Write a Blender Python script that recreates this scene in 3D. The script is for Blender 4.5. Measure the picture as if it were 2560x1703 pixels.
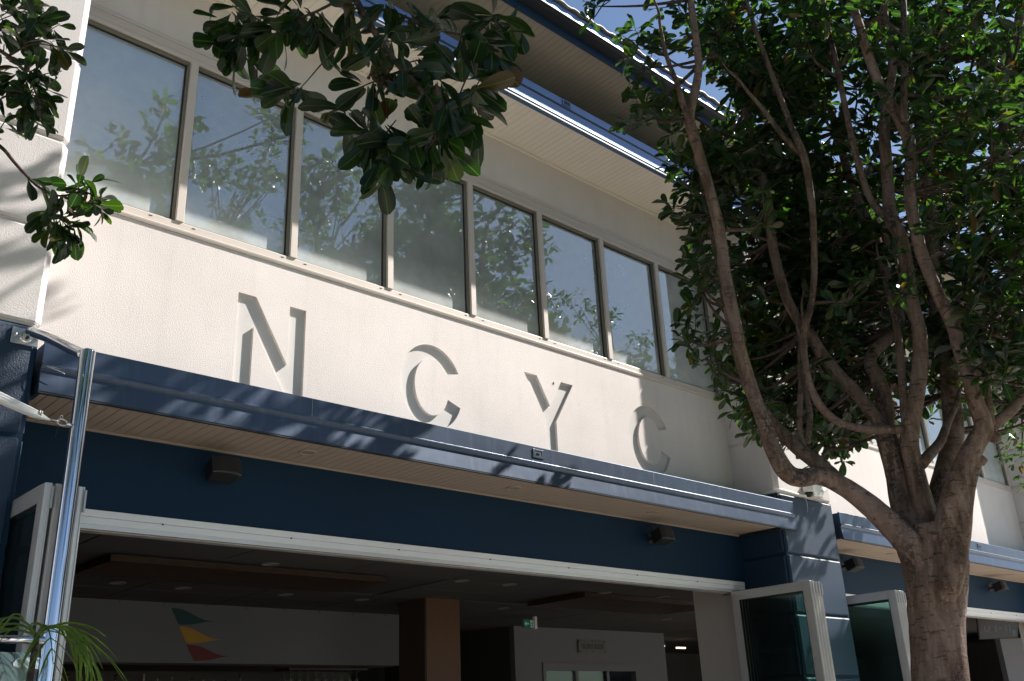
import bpy, bmesh, math, random
import numpy as np
from mathutils import Vector, Matrix
from mathutils.geometry import tessellate_polygon

for o in list(bpy.data.objects):
    bpy.data.objects.remove(o)
SC = bpy.context.scene
COL = SC.collection
# ------------------------------------------------------------------ camera
cd = bpy.data.cameras.new('camera')
cam = bpy.data.objects.new('camera', cd)
COL.objects.link(cam)
RT = Vector((0.73487, -0.67692, -0.041778))
UP = Vector((-0.225695, -0.302176, 0.926149))
FW = Vector((0.639553, 0.67117, 0.374838))
cam.matrix_world = Matrix((
    (RT.x, UP.x, -FW.x, 0.0), (RT.y, UP.y, -FW.y, 0.0),
    (RT.z, UP.z, -FW.z, 1.65), (0, 0, 0, 1)))
cd.sensor_width = 36.0
cd.lens = 33.78
cd.clip_start = 0.05
cd.clip_end = 3000
SC.camera = cam
# ------------------------------------------------------------------ light
SUN = Vector((2.84, -1.0, 2.747)).normalized()
ELEV = math.asin(SUN.z)
AZ = math.atan2(SUN.x, SUN.y)
w = bpy.data.worlds.new('World')
SC.world = w
w.use_nodes = True
nt = w.node_tree
nt.nodes.clear()
sky = nt.nodes.new('ShaderNodeTexSky')
sky.sky_type = 'NISHITA'
sky.sun_disc = False
sky.sun_elevation = ELEV
sky.sun_rotation = AZ
sky.air_density = 1.0
sky.dust_density = 0.6
sky.ozone_density = 2.6
bg = nt.nodes.new('ShaderNodeBackground')
bg.inputs['Strength'].default_value = 0.055
wo = nt.nodes.new('ShaderNodeOutputWorld')
nt.links.new(sky.outputs[0], bg.inputs[0])
nt.links.new(bg.outputs[0], wo.inputs[0])
sd = bpy.data.lights.new('sun', 'SUN')
sd.energy = 5.0
sd.angle = math.radians(0.53)
sd.color = (1.0, 0.94, 0.875)
so = bpy.data.objects.new('sun', sd)
so.rotation_mode = 'QUATERNION'
so.rotation_quaternion = SUN.to_track_quat('Z', 'Y')
so.location = (10, -10, 20)
COL.objects.link(so)
SC.view_settings.view_transform = 'Standard'
SC.view_settings.look = 'None'
SC.view_settings.exposure = 1.27
SC.view_settings.gamma = 1.0
SC.view_settings.use_curve_mapping = False

# ------------------------------------------------------------------ helpers
def tag(o, label=None, cat=None, group=None, kind=None):
    if label: o['label'] = label
    if cat: o['category'] = cat
    if group: o['group'] = group
    if kind: o['kind'] = kind
    return o
WL = {}
def link(name, data, parent=None, loc=None):
    # every location and mesh is given in world coordinates; parents are never rotated
    o = bpy.data.objects.new(name, data)
    COL.objects.link(o)
    if loc is not None: o.location = loc
    WL[o.name] = Vector(loc) if loc is not None else Vector((0, 0, 0))
    if parent is not None:
        o.parent = parent
        o.matrix_parent_inverse = Matrix.Translation(-WL[parent.name])
    return o
def empty(name, loc=(0, 0, 0), parent=None):
    o = link(name, None, parent, loc)
    o.empty_display_size = 0.1
    return o
class MB:
    """collects faces of one mesh"""
    def __init__(s): s.v = []; s.f = []
    def add(s, vs, fs):
        n = len(s.v); s.v += [tuple(q) for q in vs]; s.f += [tuple(i + n for i in f) for f in fs]; return s
    def box(s, x0, x1, y0, y1, z0, z1):
        return s.add([(x0,y0,z0),(x1,y0,z0),(x1,y1,z0),(x0,y1,z0),(x0,y0,z1),(x1,y0,z1),(x1,y1,z1),(x0,y1,z1)],
                     [(0,3,2,1),(4,5,6,7),(0,1,5,4),(1,2,6,5),(2,3,7,6),(3,0,4,7)])
    def prism(s, prof, x0, x1):
        """profile of (y,z) points extruded along x"""
        n = len(prof)
        vs = [(x0, y, z) for y, z in prof] + [(x1, y, z) for y, z in prof]
        fs = [(i, (i+1) % n, n+(i+1) % n, n+i) for i in range(n)]
        fs += [tuple(range(n-1, -1, -1)), tuple(range(n, 2*n))]
        return s.add(vs, fs)
    def lathe(s, prof, seg=16, M=None):
        """(r,z) profile round the z axis, placed by matrix M"""
        vs = []; fs = []
        for r, z in prof:
            for k in range(seg):
                a = 2*math.pi*k/seg
                q = Vector((r*math.cos(a), r*math.sin(a), z))
                vs.append(tuple(M @ q) if M else tuple(q))
        for i in range(len(prof)-1):
            for k in range(seg):
                a, b = i*seg+k, i*seg+(k+1) % seg
                fs.append((a, b, b+seg, a+seg))
        fs.append(tuple(range(seg-1, -1, -1)))
        fs.append(tuple((len(prof)-1)*seg+k for k in range(seg)))
        return s.add(vs, fs)
    def tube(s, pts, seg=10, sub=4, jit=0.0, rnd=None, cap=True):
        """swept tube through (x,y,z,r) points, smoothed"""
        P = [np.array(q, float) for q in pts]
        Q = []
        n = len(P)
        for i in range(n-1):
            a = P[max(i-1, 0)]; b = P[i]; c = P[i+1]; d = P[min(i+2, n-1)]
            for k in range(sub):
                t = k/sub
                Q.append(0.5*((2*b)+(c-a)*t+(2*a-5*b+4*c-d)*t*t+(3*b-a-3*c+d)*t**3))
        Q.append(P[-1])
        vs = []; fs = []; u = None
        for i, q in enumerate(Q):
            t = (Q[min(i+1, len(Q)-1)]-Q[max(i-1, 0)])[:3]
            t = t/(np.linalg.norm(t)+1e-9)
            if u is None:
                u = np.cross(t, (0.3, 0.9, 0.2)); u /= np.linalg.norm(u)
            u = u-t*np.dot(u, t); u /= (np.linalg.norm(u)+1e-9)
            b = np.cross(t, u)
            for k in range(seg):
                a = 2*math.pi*k/seg
                r = max(q[3], 0.0008)
                if jit:
                    r *= 1+jit*(math.sin(3*a+i*0.35+q[0]*9)*0.5+math.sin(5*a-i*0.6+q[2]*7)*0.35+rnd.uniform(-.4, .4))
                vs.append(tuple(q[:3]+r*(math.cos(a)*u+math.sin(a)*b)))
        for i in range(len(Q)-1):
            for k in range(seg):
                a, b = i*seg+k, i*seg+(k+1) % seg
                fs.append((a, b, b+seg, a+seg))
        if cap:
            fs.append(tuple(range(seg-1, -1, -1)))
            fs.append(tuple((len(Q)-1)*seg+k for k in range(seg)))
        return s.add(vs, fs)
    def mesh(s, name, mat, smooth=False, bevel=0.0, bseg=1):
        m = bpy.data.meshes.new(name)
        m.from_pydata(s.v, [], s.f)
        if bevel:
            bm = bmesh.new(); bm.from_mesh(m)
            bmesh.ops.remove_doubles(bm, verts=bm.verts, dist=1e-6)
            bmesh.ops.bevel(bm, geom=[e for e in bm.edges if e.is_manifold and e.calc_face_angle(0) > 0.5], offset=bevel, segments=bseg, affect='EDGES', profile=0.5)
            bm.to_mesh(m); bm.free()
        if mat: m.materials.append(mat)
        if smooth:
            m.polygons.foreach_set('use_smooth', [True]*len(m.polygons))
        m.update()
        return m
    def build(s, name, mat, parent=None, smooth=False, bevel=0.0, bseg=1):
        return link(name, s.mesh(name, mat, smooth, bevel, bseg), parent)
def BX(*a): return MB().box(*a)
def smooth_by_angle(o, ang=0.7):
    m = o.data
    m.polygons.foreach_set('use_smooth', [True]*len(m.polygons))
    bm = bmesh.new(); bm.from_mesh(m)
    for e in bm.edges:
        if len(e.link_faces) == 2 and e.calc_face_angle(0) > ang: e.smooth = False
    bm.to_mesh(m); bm.free()
    return o

# ------------------------------------------------------------------ materials
def nmat(name):
    m = bpy.data.materials.new(name); m.use_nodes = True
    t = m.node_tree
    return m, t, t.nodes['Principled BSDF'], t.nodes['Material Output']
def N(t, kind, **kw):
    n = t.nodes.new(kind)
    for k, v in kw.items():
        if k in n.inputs.keys(): n.inputs[k].default_value = v
        else: setattr(n, k, v)
    return n
def ramp(t, fac, stops):
    r = t.nodes.new('ShaderNodeValToRGB')
    e = r.color_ramp.elements
    while len(e) < len(stops): e.new(0.5)
    for i, (p, c) in enumerate(stops):
        e[i].position = p; e[i].color = (*c, 1) if len(c) == 3 else c
    t.links.new(fac, r.inputs[0])
    return r.outputs[0]
def objco(t): return N(t, 'ShaderNodeTexCoord').outputs['Object']
def geoco(t): return N(t, 'ShaderNodeNewGeometry').outputs['Position']
def noise(t, co, scale, detail=3, rough=0.5, dist=0.0):
    n = N(t, 'ShaderNodeTexNoise', Scale=scale, Detail=detail, Roughness=rough, Distortion=dist)
    t.links.new(co, n.inputs['Vector']); return n.outputs['Fac']
def bump(t, b, h, strength, dist):
    n = N(t, 'ShaderNodeBump', Strength=strength, Distance=dist)
    t.links.new(h, n.inputs['Height']); t.links.new(n.outputs[0], b.inputs['Normal']); return n
def mixc(t, fac, a, b, mode='MIX'):
    n = t.nodes.new('ShaderNodeMix'); n.data_type = 'RGBA'; n.blend_type = mode
    if isinstance(fac, float): n.inputs[0].default_value = fac
    else: t.links.new(fac, n.inputs[0])
    for i, q in ((6, a), (7, b)):
        if isinstance(q, tuple): n.inputs[i].default_value = (*q, 1)
        else: t.links.new(q, n.inputs[i])
    return n.outputs[2]
def mul(t, co, v):
    n = N(t, 'ShaderNodeVectorMath', operation='MULTIPLY'); n.inputs[1].default_value = v
    t.links.new(co, n.inputs[0]); return n.outputs[0]
def math_(t, op, a, b):
    n = N(t, 'ShaderNodeMath', operation=op)
    for i, q in ((0, a), (1, b)):
        if isinstance(q, (int, float)): n.inputs[i].default_value = q
        else: t.links.new(q, n.inputs[i])
    return n.outputs[0]

def m_render(name, col, rough=0.75, tex=0.0022, var=0.06, dirt=0.25, spec=0.3):
    """textured acrylic render, trowelled stipple"""
    m, t, b, o = nmat(name)
    co = geoco(t)
    big = noise(t, co, 0.9, 4, 0.6)
    streak = noise(t, mul(t, co, (5.0, 5.0, 0.5)), 1.6, 4, 0.6)
    c2 = tuple(q*(1-var*2.2) for q in col)
    c = mixc(t, ramp(t, big, [(0.35, (0, 0, 0)), (0.7, (1, 1, 1))]), col, c2)
    c = mixc(t, math_(t, 'MULTIPLY', ramp(t, streak, [(0.52, (0, 0, 0)), (0.8, (1, 1, 1))]), dirt), c, tuple(q*0.6 for q in col))
    t.links.new(c, b.inputs['Base Color'])
    b.inputs['Roughness'].default_value = rough
    b.inputs['Specular IOR Level'].default_value = spec
    f = noise(t, co, 120, 3, 0.6, 0.15)
    g = noise(t, co, 260, 2, 0.5)
    h = math_(t, 'ADD', ramp(t, f, [(0.35, (0, 0, 0)), (0.65, (1, 1, 1))]), math_(t, 'MULTIPLY', g, 0.5))
    bump(t, b, h, 0.7, tex)
    return m
def m_paint(name, col, rough=0.4, metal=0.0, var=0.08, scale=3.0, spec=0.5, coat=0.0, rvar=0.1, streak=0.0, bmp=0.0):
    m, t, b, o = nmat(name)
    co = geoco(t)
    n1 = noise(t, co, scale, 5, 0.6)
    c = mixc(t, n1, tuple(q*(1-var) for q in col), tuple(min(1, q*(1+var)) for q in col))
    if streak:
        s = noise(t, mul(t, co, (14, 14, 0.7)), 1.0, 4, 0.65)
        c = mixc(t, math_(t, 'MULTIPLY', ramp(t, s, [(0.5, (0, 0, 0)), (0.75, (1, 1, 1))]), streak), c, tuple(min(1, q*1.5+0.04) for q in col))
    t.links.new(c, b.inputs['Base Color'])
    r = noise(t, co, scale*4, 4, 0.7)
    t.links.new(math_(t, 'ADD', rough-rvar/2, math_(t, 'MULTIPLY', r, rvar)), b.inputs['Roughness'])
    b.inputs['Metallic'].default_value = metal
    b.inputs['Specular IOR Level'].default_value = spec
    b.inputs['Coat Weight'].default_value = coat
    if bmp: bump(t, b, noise(t, co, 3.5, 2), 0.4, bmp)
    return m
def m_window_glass(name, refl=0.3, dust=0.10, tint=(0.75, 0.85, 0.85), dustcol=(0.71, 0.75, 0.74), rough=0.0, sill=0.0):
    m, t, b, o = nmat(name)
    t.nodes.remove(b)
    co = geoco(t)
    tr = N(t, 'ShaderNodeBsdfTransparent', Color=(*tint, 1))
    gl = N(t, 'ShaderNodeBsdfGlossy', Roughness=rough, Color=(0.86, 0.92, 0.91, 1))
    fr = N(t, 'ShaderNodeFresnel', IOR=1.5)
    bp = N(t, 'ShaderNodeBump', Strength=0.12, Distance=0.004)
    t.links.new(noise(t, co, 1.3, 1), bp.inputs['Height'])
    t.links.new(bp.outputs[0], gl.inputs['Normal'])
    mx = N(t, 'ShaderNodeMixShader')
    t.links.new(math_(t, 'MAXIMUM', math_(t, 'ADD', math_(t, 'MULTIPLY', fr.outputs[0], 1.0), refl), 0.01), mx.inputs[0])
    t.links.new(tr.outputs[0], mx.inputs[1]); t.links.new(gl.outputs[0], mx.inputs[2])
    df = N(t, 'ShaderNodeBsdfDiffuse', Color=(*dustcol, 1))
    mx2 = N(t, 'ShaderNodeMixShader')
    d = noise(t, co, 2.2, 5, 0.65)
    fac = math_(t, 'MULTIPLY', math_(t, 'ADD', 0.5, d), dust)
    if sill:
        sz = N(t, 'ShaderNodeSeparateXYZ'); t.links.new(co, sz.inputs[0])
        mr = N(t, 'ShaderNodeMapRange'); mr.inputs[1].default_value = sill; mr.inputs[2].default_value = sill+0.42; mr.inputs[3].default_value = 0.32; mr.inputs[4].default_value = 0.0
        t.links.new(sz.outputs[2], mr.inputs[0])
        fac = math_(t, 'ADD', fac, math_(t, 'MULTIPLY', mr.outputs[0], math_(t, 'ADD', 0.45, d)))
    t.links.new(fac, mx2.inputs[0])
    t.links.new(mx.outputs[0], mx2.inputs[1]); t.links.new(df.outputs[0], mx2.inputs[2])
    t.links.new(mx2.outputs[0], o.inputs[0])
    return m
def m_emit(name, col, s):
    m, t, b, o = nmat(name)
    b.inputs['Base Color'].default_value = (*col, 1)
    b.inputs['Emission Color'].default_value = (*col, 1)
    b.inputs['Emission Strength'].default_value = s
    return m
def m_leaf(name, island=True, k=1.0, tk=1.0):
    m, t, b, o = nmat(name)
    if island: rnd = N(t, 'ShaderNodeNewGeometry').outputs['Random Per Island']
    else: rnd = N(t, 'ShaderNodeObjectInfo').outputs['Random']
    uv = N(t, 'ShaderNodeUVMap').outputs[0]
    col = ramp(t, rnd, [(0.0, (0.012, 0.032, 0.014)), (0.35, (0.018, 0.045, 0.017)), (0.7, (0.03, 0.062, 0.016)), (0.90, (0.055, 0.09, 0.018)), (0.955, (0.10, 0.11, 0.02)), (0.985, (0.16, 0.055, 0.015)), (1.0, (0.10, 0.03, 0.018))])
    col = mixc(t, 1.0, col, (k*.88, k, k*1.25), 'MULTIPLY')
    # midrib and veins in leaf coordinates
    sep = N(t, 'ShaderNodeSeparateXYZ'); t.links.new(uv, sep.inputs[0])
    ay = math_(t, 'ABSOLUTE', math_(t, 'SUBTRACT', sep.outputs[1], 0.5), 0.0)
    rib = ramp(t, ay, [(0.0, (1, 1, 1)), (0.035, (0, 0, 0))])
    vv = math_(t, 'SINE', math_(t, 'MULTIPLY', math_(t, 'SUBTRACT', sep.outputs[0], math_(t, 'MULTIPLY', ay, 0.5)), 75.0), 0.0)
    vein = ramp(t, vv, [(0.86, (0, 0, 0)), (1.0, (1, 1, 1))])
    c = mixc(t, math_(t, 'MULTIPLY', rib, 0.6), col, (0.12, 0.17, 0.06))
    c = mixc(t, math_(t, 'MULTIPLY', vein, 0.18), c, (0.10, 0.15, 0.05))
    blot = noise(t, geoco(t), 60, 3, 0.6)
    c = mixc(t, math_(t, 'MULTIPLY', ramp(t, blot, [(0.62, (0, 0, 0)), (0.72, (1, 1, 1))]), 0.3), c, (0.06, 0.04, 0.015))
    t.links.new(c, b.inputs['Base Color'])
    b.inputs['Roughness'].default_value = 0.3
    b.inputs['Specular IOR Level'].default_value = 0.42
    bump(t, b, math_(t, 'ADD', rib, math_(t, 'MULTIPLY', vein, 0.35)), 0.35, 0.002)
    tl = N(t, 'ShaderNodeBsdfTranslucent')
    t.links.new(mixc(t, 1.0, c, (5.4*tk, 7.4*tk, 1.6*tk), 'MULTIPLY'), tl.inputs[0])
    mx = N(t, 'ShaderNodeMixShader', Fac=0.30)
    t.links.new(b.outputs[0], mx.inputs[1]); t.links.new(tl.outputs[0], mx.inputs[2])
    t.links.new(mx.outputs[0], o.inputs[0])
    return m
def m_bark(name, dark=1.0):
    m, t, b, o = nmat(name)
    co = objco(t)
    big = noise(t, co, 2.2, 5, 0.6, 0.4)
    ver = noise(t, mul(t, co, (9, 9, 2.0)), 2.2, 6, 0.65, 0.3)
    hor = noise(t, mul(t, co, (9, 9, 34)), 1.3, 3, 0.6, 0.2)
    spk = noise(t, co, 55, 2, 0.5)
    c = ramp(t, ver, [(0.25, (0.032*dark, 0.020*dark, 0.013*dark)), (0.45, (0.10*dark, 0.068*dark, 0.048*dark)), (0.62, (0.18*dark, 0.135*dark, 0.108*dark)), (0.8, (0.25*dark, 0.205*dark, 0.18*dark))])
    c = mixc(t, ramp(t, big, [(0.46, (0, 0, 0)), (0.68, (0.7, 0.7, 0.7))]), c, (0.17*dark, 0.135*dark, 0.125*dark))
    c = mixc(t, math_(t, 'MULTIPLY', ramp(t, hor, [(0.58, (0, 0, 0)), (0.66, (1, 1, 1))]), 0.75), c, (0.03, 0.021, 0.016))
    c = mixc(t, math_(t, 'MULTIPLY', ramp(t, spk, [(0.66, (0, 0, 0)), (0.72, (1, 1, 1))]), 0.35), c, (0.34, 0.29, 0.25))
    blk = noise(t, mul(t, co, (3.4, 3.4, 1.1)), 1.2, 3, 0.6)
    blk2 = math_(t, 'MULTIPLY', ramp(t, blk, [(0.50, (0, 0, 0)), (0.62, (1, 1, 1))]), ramp(t, noise(t, co, 42, 3, 0.7), [(0.42, (0, 0, 0)), (0.52, (1, 1, 1))]))
    c = mixc(t, math_(t, 'MULTIPLY', blk2, 0.85), c, (0.018, 0.017, 0.018))
    c = mixc(t, 1.0, c, (1.03, .95, .90), 'MULTIPLY')
    t.links.new(c, b.inputs['Base Color'])
    b.inputs['Roughness'].default_value = 0.82
    b.inputs['Specular IOR Level'].default_value = 0.25
    h = math_(t, 'ADD', math_(t, 'MULTIPLY', ver, 1.2), math_(t, 'ADD', math_(t, 'MULTIPLY', spk, 0.4), math_(t, 'MULTIPLY', hor, -0.8)))
    bump(t, b, h, 0.8, 0.012)
    return m
def m_wood(name, c1, c2):
    m, t, b, o = nmat(name)
    co = geoco(t)
    g = noise(t, mul(t, co, (18, 18, 1.2)), 2.0, 5, 0.6, 0.8)
    t.links.new(mixc(t, g, c1, c2), b.inputs['Base Color'])
    b.inputs['Roughness'].default_value = 0.45
    return m

def m_palm(name, col):
    m, t, b, o = nmat(name)
    n1 = noise(t, geoco(t), 14, 3, 0.6)
    c = mixc(t, n1, tuple(q*.6 for q in col), tuple(q*1.4 for q in col))
    t.links.new(c, b.inputs['Base Color']); b.inputs['Roughness'].default_value = 0.35
    tl = N(t, 'ShaderNodeBsdfTranslucent'); t.links.new(mixc(t, 1.0, c, (2.2, 2.6, 1.0), 'MULTIPLY'), tl.inputs[0])
    mx = N(t, 'ShaderNodeMixShader', Fac=0.35)
    t.links.new(b.outputs[0], mx.inputs[1]); t.links.new(tl.outputs[0], mx.inputs[2]); t.links.new(mx.outputs[0], o.inputs[0])
    return m
M = {}
M['cream'] = m_render('cream_render', (0.715, 0.66, 0.635), tex=0.0011, dirt=0.22)
M['white'] = m_render('white_render', (0.58, 0.55, 0.54), tex=0.0013, dirt=0.12)
M['smooth'] = m_render('smooth_recess', (0.60, 0.58, 0.565), tex=0.0006, dirt=0.08)
M['navy'] = m_render('navy_render', (0.007, 0.027, 0.062), tex=0.0016, rough=0.5, spec=0.4, dirt=0.15)
M['navysmooth'] = m_render('navy_lintel', (0.0055, 0.024, 0.054), tex=0.0006, rough=0.6, spec=0.15, dirt=0.1)
M['fascia'] = m_paint('slate_blue_fascia', (0.05, 0.074, 0.12), rough=0.36, metal=0.5, var=0.16, scale=1.2, streak=0.35, bmp=0.004)
M['fascia_dark'] = m_paint('dark_edge', (0.01, 0.013, 0.02), rough=0.5)
M['gutter'] = m_paint('blue_gutter', (0.12, 0.195, 0.34), rough=0.38, metal=0.75, var=0.06, scale=0.8)
M['navymetal'] = m_paint('navy_fascia_board', (0.012, 0.045, 0.11), rough=0.4)
M['roofmetal'] = m_paint('pale_roof_metal', (0.33, 0.33, 0.34), rough=0.6, metal=0.0)
M['soffit'] = m_paint('cream_lining_board', (0.80, 0.72, 0.61), rough=0.6, var=0.07, scale=2.0)
M['soffit2'] = m_paint('shaded_cream_board', (0.37, 0.295, 0.235), rough=0.6, var=0.08, scale=2.0)  # cream boards darkened: the shade under the awning is put into the colour
M['soffit3'] = m_paint('upper_lining_board', (0.40, 0.345, 0.275), rough=0.65, var=0.12, scale=1.5)
M['frame'] = m_paint('cream_window_frame', (0.56, 0.50, 0.45), rough=0.42, var=0.04)
M['frame_d'] = m_paint('olive_sash', (0.17, 0.16, 0.125), rough=0.45)
M['black'] = m_paint('black_rubber', (0.012, 0.012, 0.013), rough=0.55)
M['alu'] = m_paint('silver_aluminium', (0.60, 0.575, 0.555), rough=0.38, metal=0.45, var=0.05, scale=6)
M['alu_track'] = m_paint('pale_aluminium_track', (0.74, 0.73, 0.725), rough=0.42, metal=0.1, var=0.05, scale=5)
M['steel'] = m_paint('polished_stainless', (0.74, 0.75, 0.77), rough=0.075, metal=1.0, var=0.02, scale=9, rvar=0.05)
M['galv'] = m_paint('zinc_steel', (0.45, 0.44, 0.43), rough=0.35, metal=0.9)
M['glass'] = m_window_glass('window_glass', refl=0.36, dust=0.34, sill=5.13, tint=(0.86, 0.93, 0.92))
M['doorglass'] = m_window_glass('green_door_glass', refl=-0.02, dust=0.006, tint=(0.84, 0.92, 0.9))
M['screenglass'] = m_window_glass('screen_glass', refl=0.10, dust=0.06, tint=(0.70, 0.86, 0.86))
M['bark'] = m_bark('bark', 1.05)
M['bark_l'] = m_bark('limb_bark', 0.85)
M['bark_d'] = m_bark('bark_twig', 0.5)
M['leaf'] = m_leaf('leaf', k=0.45, tk=0.8)
M['leaf1'] = m_leaf('leaf_single', island=False, k=0.38, tk=0.45)
M['palm'] = m_palm('palm_leaflet', (0.085, 0.14, 0.018))
M['palm_d'] = m_paint('palm_leaflet_dark', (0.03, 0.07, 0.02), rough=0.45, var=0.3, scale=12)
M['grille'] = m_paint('black_plastic', (0.009, 0.0088, 0.0085), rough=0.5)
M['whiteplastic'] = m_paint('white_plastic', (0.7, 0.69, 0.66), rough=0.4)
M['paving'] = m_paint('paving', (0.50, 0.46, 0.41), rough=0.8, var=0.12, scale=2)
M['asphalt'] = m_paint('asphalt', (0.13, 0.13, 0.13), rough=0.9, var=0.2, scale=8)
M['grass'] = m_paint('lawn', (0.05, 0.09, 0.03), rough=0.9, var=0.4, scale=6)
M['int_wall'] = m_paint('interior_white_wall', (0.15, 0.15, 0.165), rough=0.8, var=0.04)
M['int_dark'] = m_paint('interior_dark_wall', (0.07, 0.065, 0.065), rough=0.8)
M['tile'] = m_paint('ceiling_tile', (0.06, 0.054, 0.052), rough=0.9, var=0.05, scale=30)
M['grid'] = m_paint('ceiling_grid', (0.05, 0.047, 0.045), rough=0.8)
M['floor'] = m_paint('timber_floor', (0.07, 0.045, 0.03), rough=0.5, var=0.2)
M['timber'] = m_wood('warm_timber', (0.022, 0.008, 0.003), (0.045, 0.018, 0.008))
M['timber_c'] = m_wood('column_timber', (0.085, 0.036, 0.017), (0.14, 0.063, 0.03))
M['int_frame'] = m_paint('grey_inner_door_frame', (0.13, 0.13, 0.145), rough=0.6)
M['nib'] = m_paint('beige_inner_wall', (0.50, 0.44, 0.41), rough=0.8)
M['timber_d'] = m_wood('dark_timber', (0.05, 0.03, 0.02), (0.08, 0.05, 0.035))
M['blind'] = m_paint('pale_roller_blind', (0.8, 0.82, 0.81), rough=0.9, var=0.03, scale=0.7)
M['strap'] = m_paint('white_sail_cloth', (0.6, 0.6, 0.6), rough=0.8, var=0.15, scale=20)
M['green'] = m_paint('green_pennant', (0.006, 0.045, 0.052), rough=0.6)
M['yellow'] = m_paint('yellow_pennant', (0.42, 0.22, 0.02), rough=0.6)
M['red'] = m_paint('red_pennant', (0.14, 0.006, 0.014), rough=0.6)
M['ink'] = m_paint('dark_lettering', (0.02, 0.02, 0.022), rough=0.6)
M['acrylic'] = m_paint('grey_acrylic_plate', (0.11, 0.11, 0.115), rough=0.3)
M['exit_green'] = m_emit('exit_sign_green', (0.0, 0.07, 0.035), 0.08)
M['exit_white'] = m_emit('exit_sign_white', (0.3, 0.45, 0.4), 0.06)
M['lamp_warm'] = m_emit('warm_lamp', (1.0, 0.72, 0.5), 1.2)
M['lamp_orange'] = m_emit('amber_shelf_light', (1.0, 0.35, 0.05), 0.9)
M['clear'] = m_window_glass('pane_back', refl=-0.05, dust=0.0, tint=(0.97, 0.985, 0.98))
M['bottle'] = m_paint('dark_bottle_glass', (0.03, 0.025, 0.012), rough=0.08, spec=0.8)
M['bottle2'] = m_paint('pale_bottle_glass', (0.20, 0.21, 0.19), rough=0.1, spec=0.8)
M['ringdim'] = m_paint('dull_white_trim', (0.16, 0.155, 0.15), rough=0.5)
M['lensglass'] = m_paint('lamp_diffuser', (0.24, 0.22, 0.19), rough=0.4)
M['tvscreen'] = m_paint('dark_screen', (0.008, 0.010, 0.016), rough=0.15)
M['tvtext'] = m_emit('screen_lettering', (0.05, 0.07, 0.10), 0.15)
M['terracotta'] = m_paint('charcoal_pot', (0.05, 0.05, 0.05), rough=0.6)
# ------------------------------------------------------------------ setting: ground
def ground(name, mat, *b):
    return tag(BX(*b).build(name, mat), kind='structure')
ground('ground', M['grass'], -400, 400, -400, 400, -0.6, -0.02)
ground('pavement', M['paving'], -40, 60, -3.4, 6.0, -0.3, 0.0)
ground('kerb', M['paving'], -40, 60, -3.58, -3.4, -0.3, 0.004)
ground('road', M['asphalt'], -60, 80, -11.2, -3.58, -0.3, -0.13)
ground('far_pavement', M['paving'], -60, 80, -13.5, -11.2, -0.3, 0.0)

# ------------------------------------------------------------------ the building
bld = tag(empty('clubhouse', (5.3, 6.0, 0)), 'two-storey cream and navy clubhouse with recessed wall letters and open folding doors', 'building')
L1, R1 = 1.52, 9.02          # first bay, between the piers
L2, R2 = 10.14, 17.30        # second bay
ZS, ZW0, ZW1, ZE = 3.504, 5.035, 6.666, 7.176

def letter_shapes():
    u = 0.6
    f = lambda pts: [(x*u, z*u+1.65) for x, z in pts]
    n = f([(4.94,5.11),(5.18,5.11),(5.65,4.31),(5.655,5.11),(5.89,5.11),(5.89,3.89),(5.655,3.89),(5.17,4.70),(5.17,3.89),(4.94,3.89)])
    y = f([(9.75,5.12),(10.03,5.12),(10.29,4.66),(10.57,5.12),(10.84,5.12),(10.41,4.43),(10.41,3.89),(10.17,3.89),(10.17,4.43)])
    def cee(dx):
        cx, cz = 7.94+dx, 4.5
        o = [(cx+.55*math.cos(a), cz+.625*math.sin(a)) for a in np.linspace(math.radians(27.5), math.radians(339), 40)]
        i = [(cx+.30*math.cos(a), cz+.42*math.sin(a)) for a in np.linspace(math.radians(340.5), math.radians(33.5), 34)]
        return f(o+i)
    return [n, cee(0), y, cee(4.765)]

def wall_with_letters(name, x0, x1, z0, z1, shapes, mat, y=6.0, d=0.027):
    outer = [(x0, z0), (x1, z0), (x1, z1), (x0, z1)]
    loops = [outer]+shapes
    pts = [q for l in loops for q in l]
    tri = tessellate_polygon([[Vector((a, b, 0)) for a, b in l] for l in loops])
    m = MB()
    n = len(pts)
    m.v = [(a, y, b) for a, b in pts]+[(a, y+d, b) for a, b in pts]
    for t in tri:
        a, b, c = [pts[i] for i in t]
        cr = (b[0]-a[0])*(c[1]-a[1])-(b[1]-a[1])*(c[0]-a[0])
        m.f.append(tuple(t) if cr > 0 else tuple(reversed(t)))
    k = 0
    for l in loops:
        for i in range(len(l)):
            j = (i+1) % len(l)
            m.f.append((k+i, k+i+n, k+j+n, k+j))
        k += len(l)
    return m.build(name, mat, bld)

wall_with_letters('wall', L1-0.2, R1, 3.48, ZW0, letter_shapes(), M['cream'])
BX(L1-0.2, R1, 6.07, 6.25, 3.4, ZW0-0.002).build('wall_core', M['cream'], bld)
for lt, sh in zip('NCYC', letter_shapes()):
    xs = [q[0] for q in sh]; zs = [q[1] for q in sh]
    o = BX(min(xs)-.03, max(xs)+.03, 6.0255, 6.069, min(zs)-.03, max(zs)+.03).build('recessed_letter', M['smooth'], bld)
    o['label'] = 'letter %s sunk into the cream wall' % lt
# shallow chips in the render: little real dents are not visible, weathered bolt instead
BX(6.236, 6.241, 5.994, 6.002, 4.676, 4.70).build('wall_screw', M['black'], bld)
# wall above the windows
BX(L1-0.2, R1, 6.0, 6.2, ZW1, ZE+0.02).build('upper_wall', M['cream'], bld)
# second bay walls
BX(L2-0.02, R2, 6.0, 6.2, 3.48, ZW0).build('wall', M['cream'], bld)
BX(L2-0.02, R2, 6.0, 6.2, ZW1, ZE+0.02).build('upper_wall', M['cream'], bld)
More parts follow.
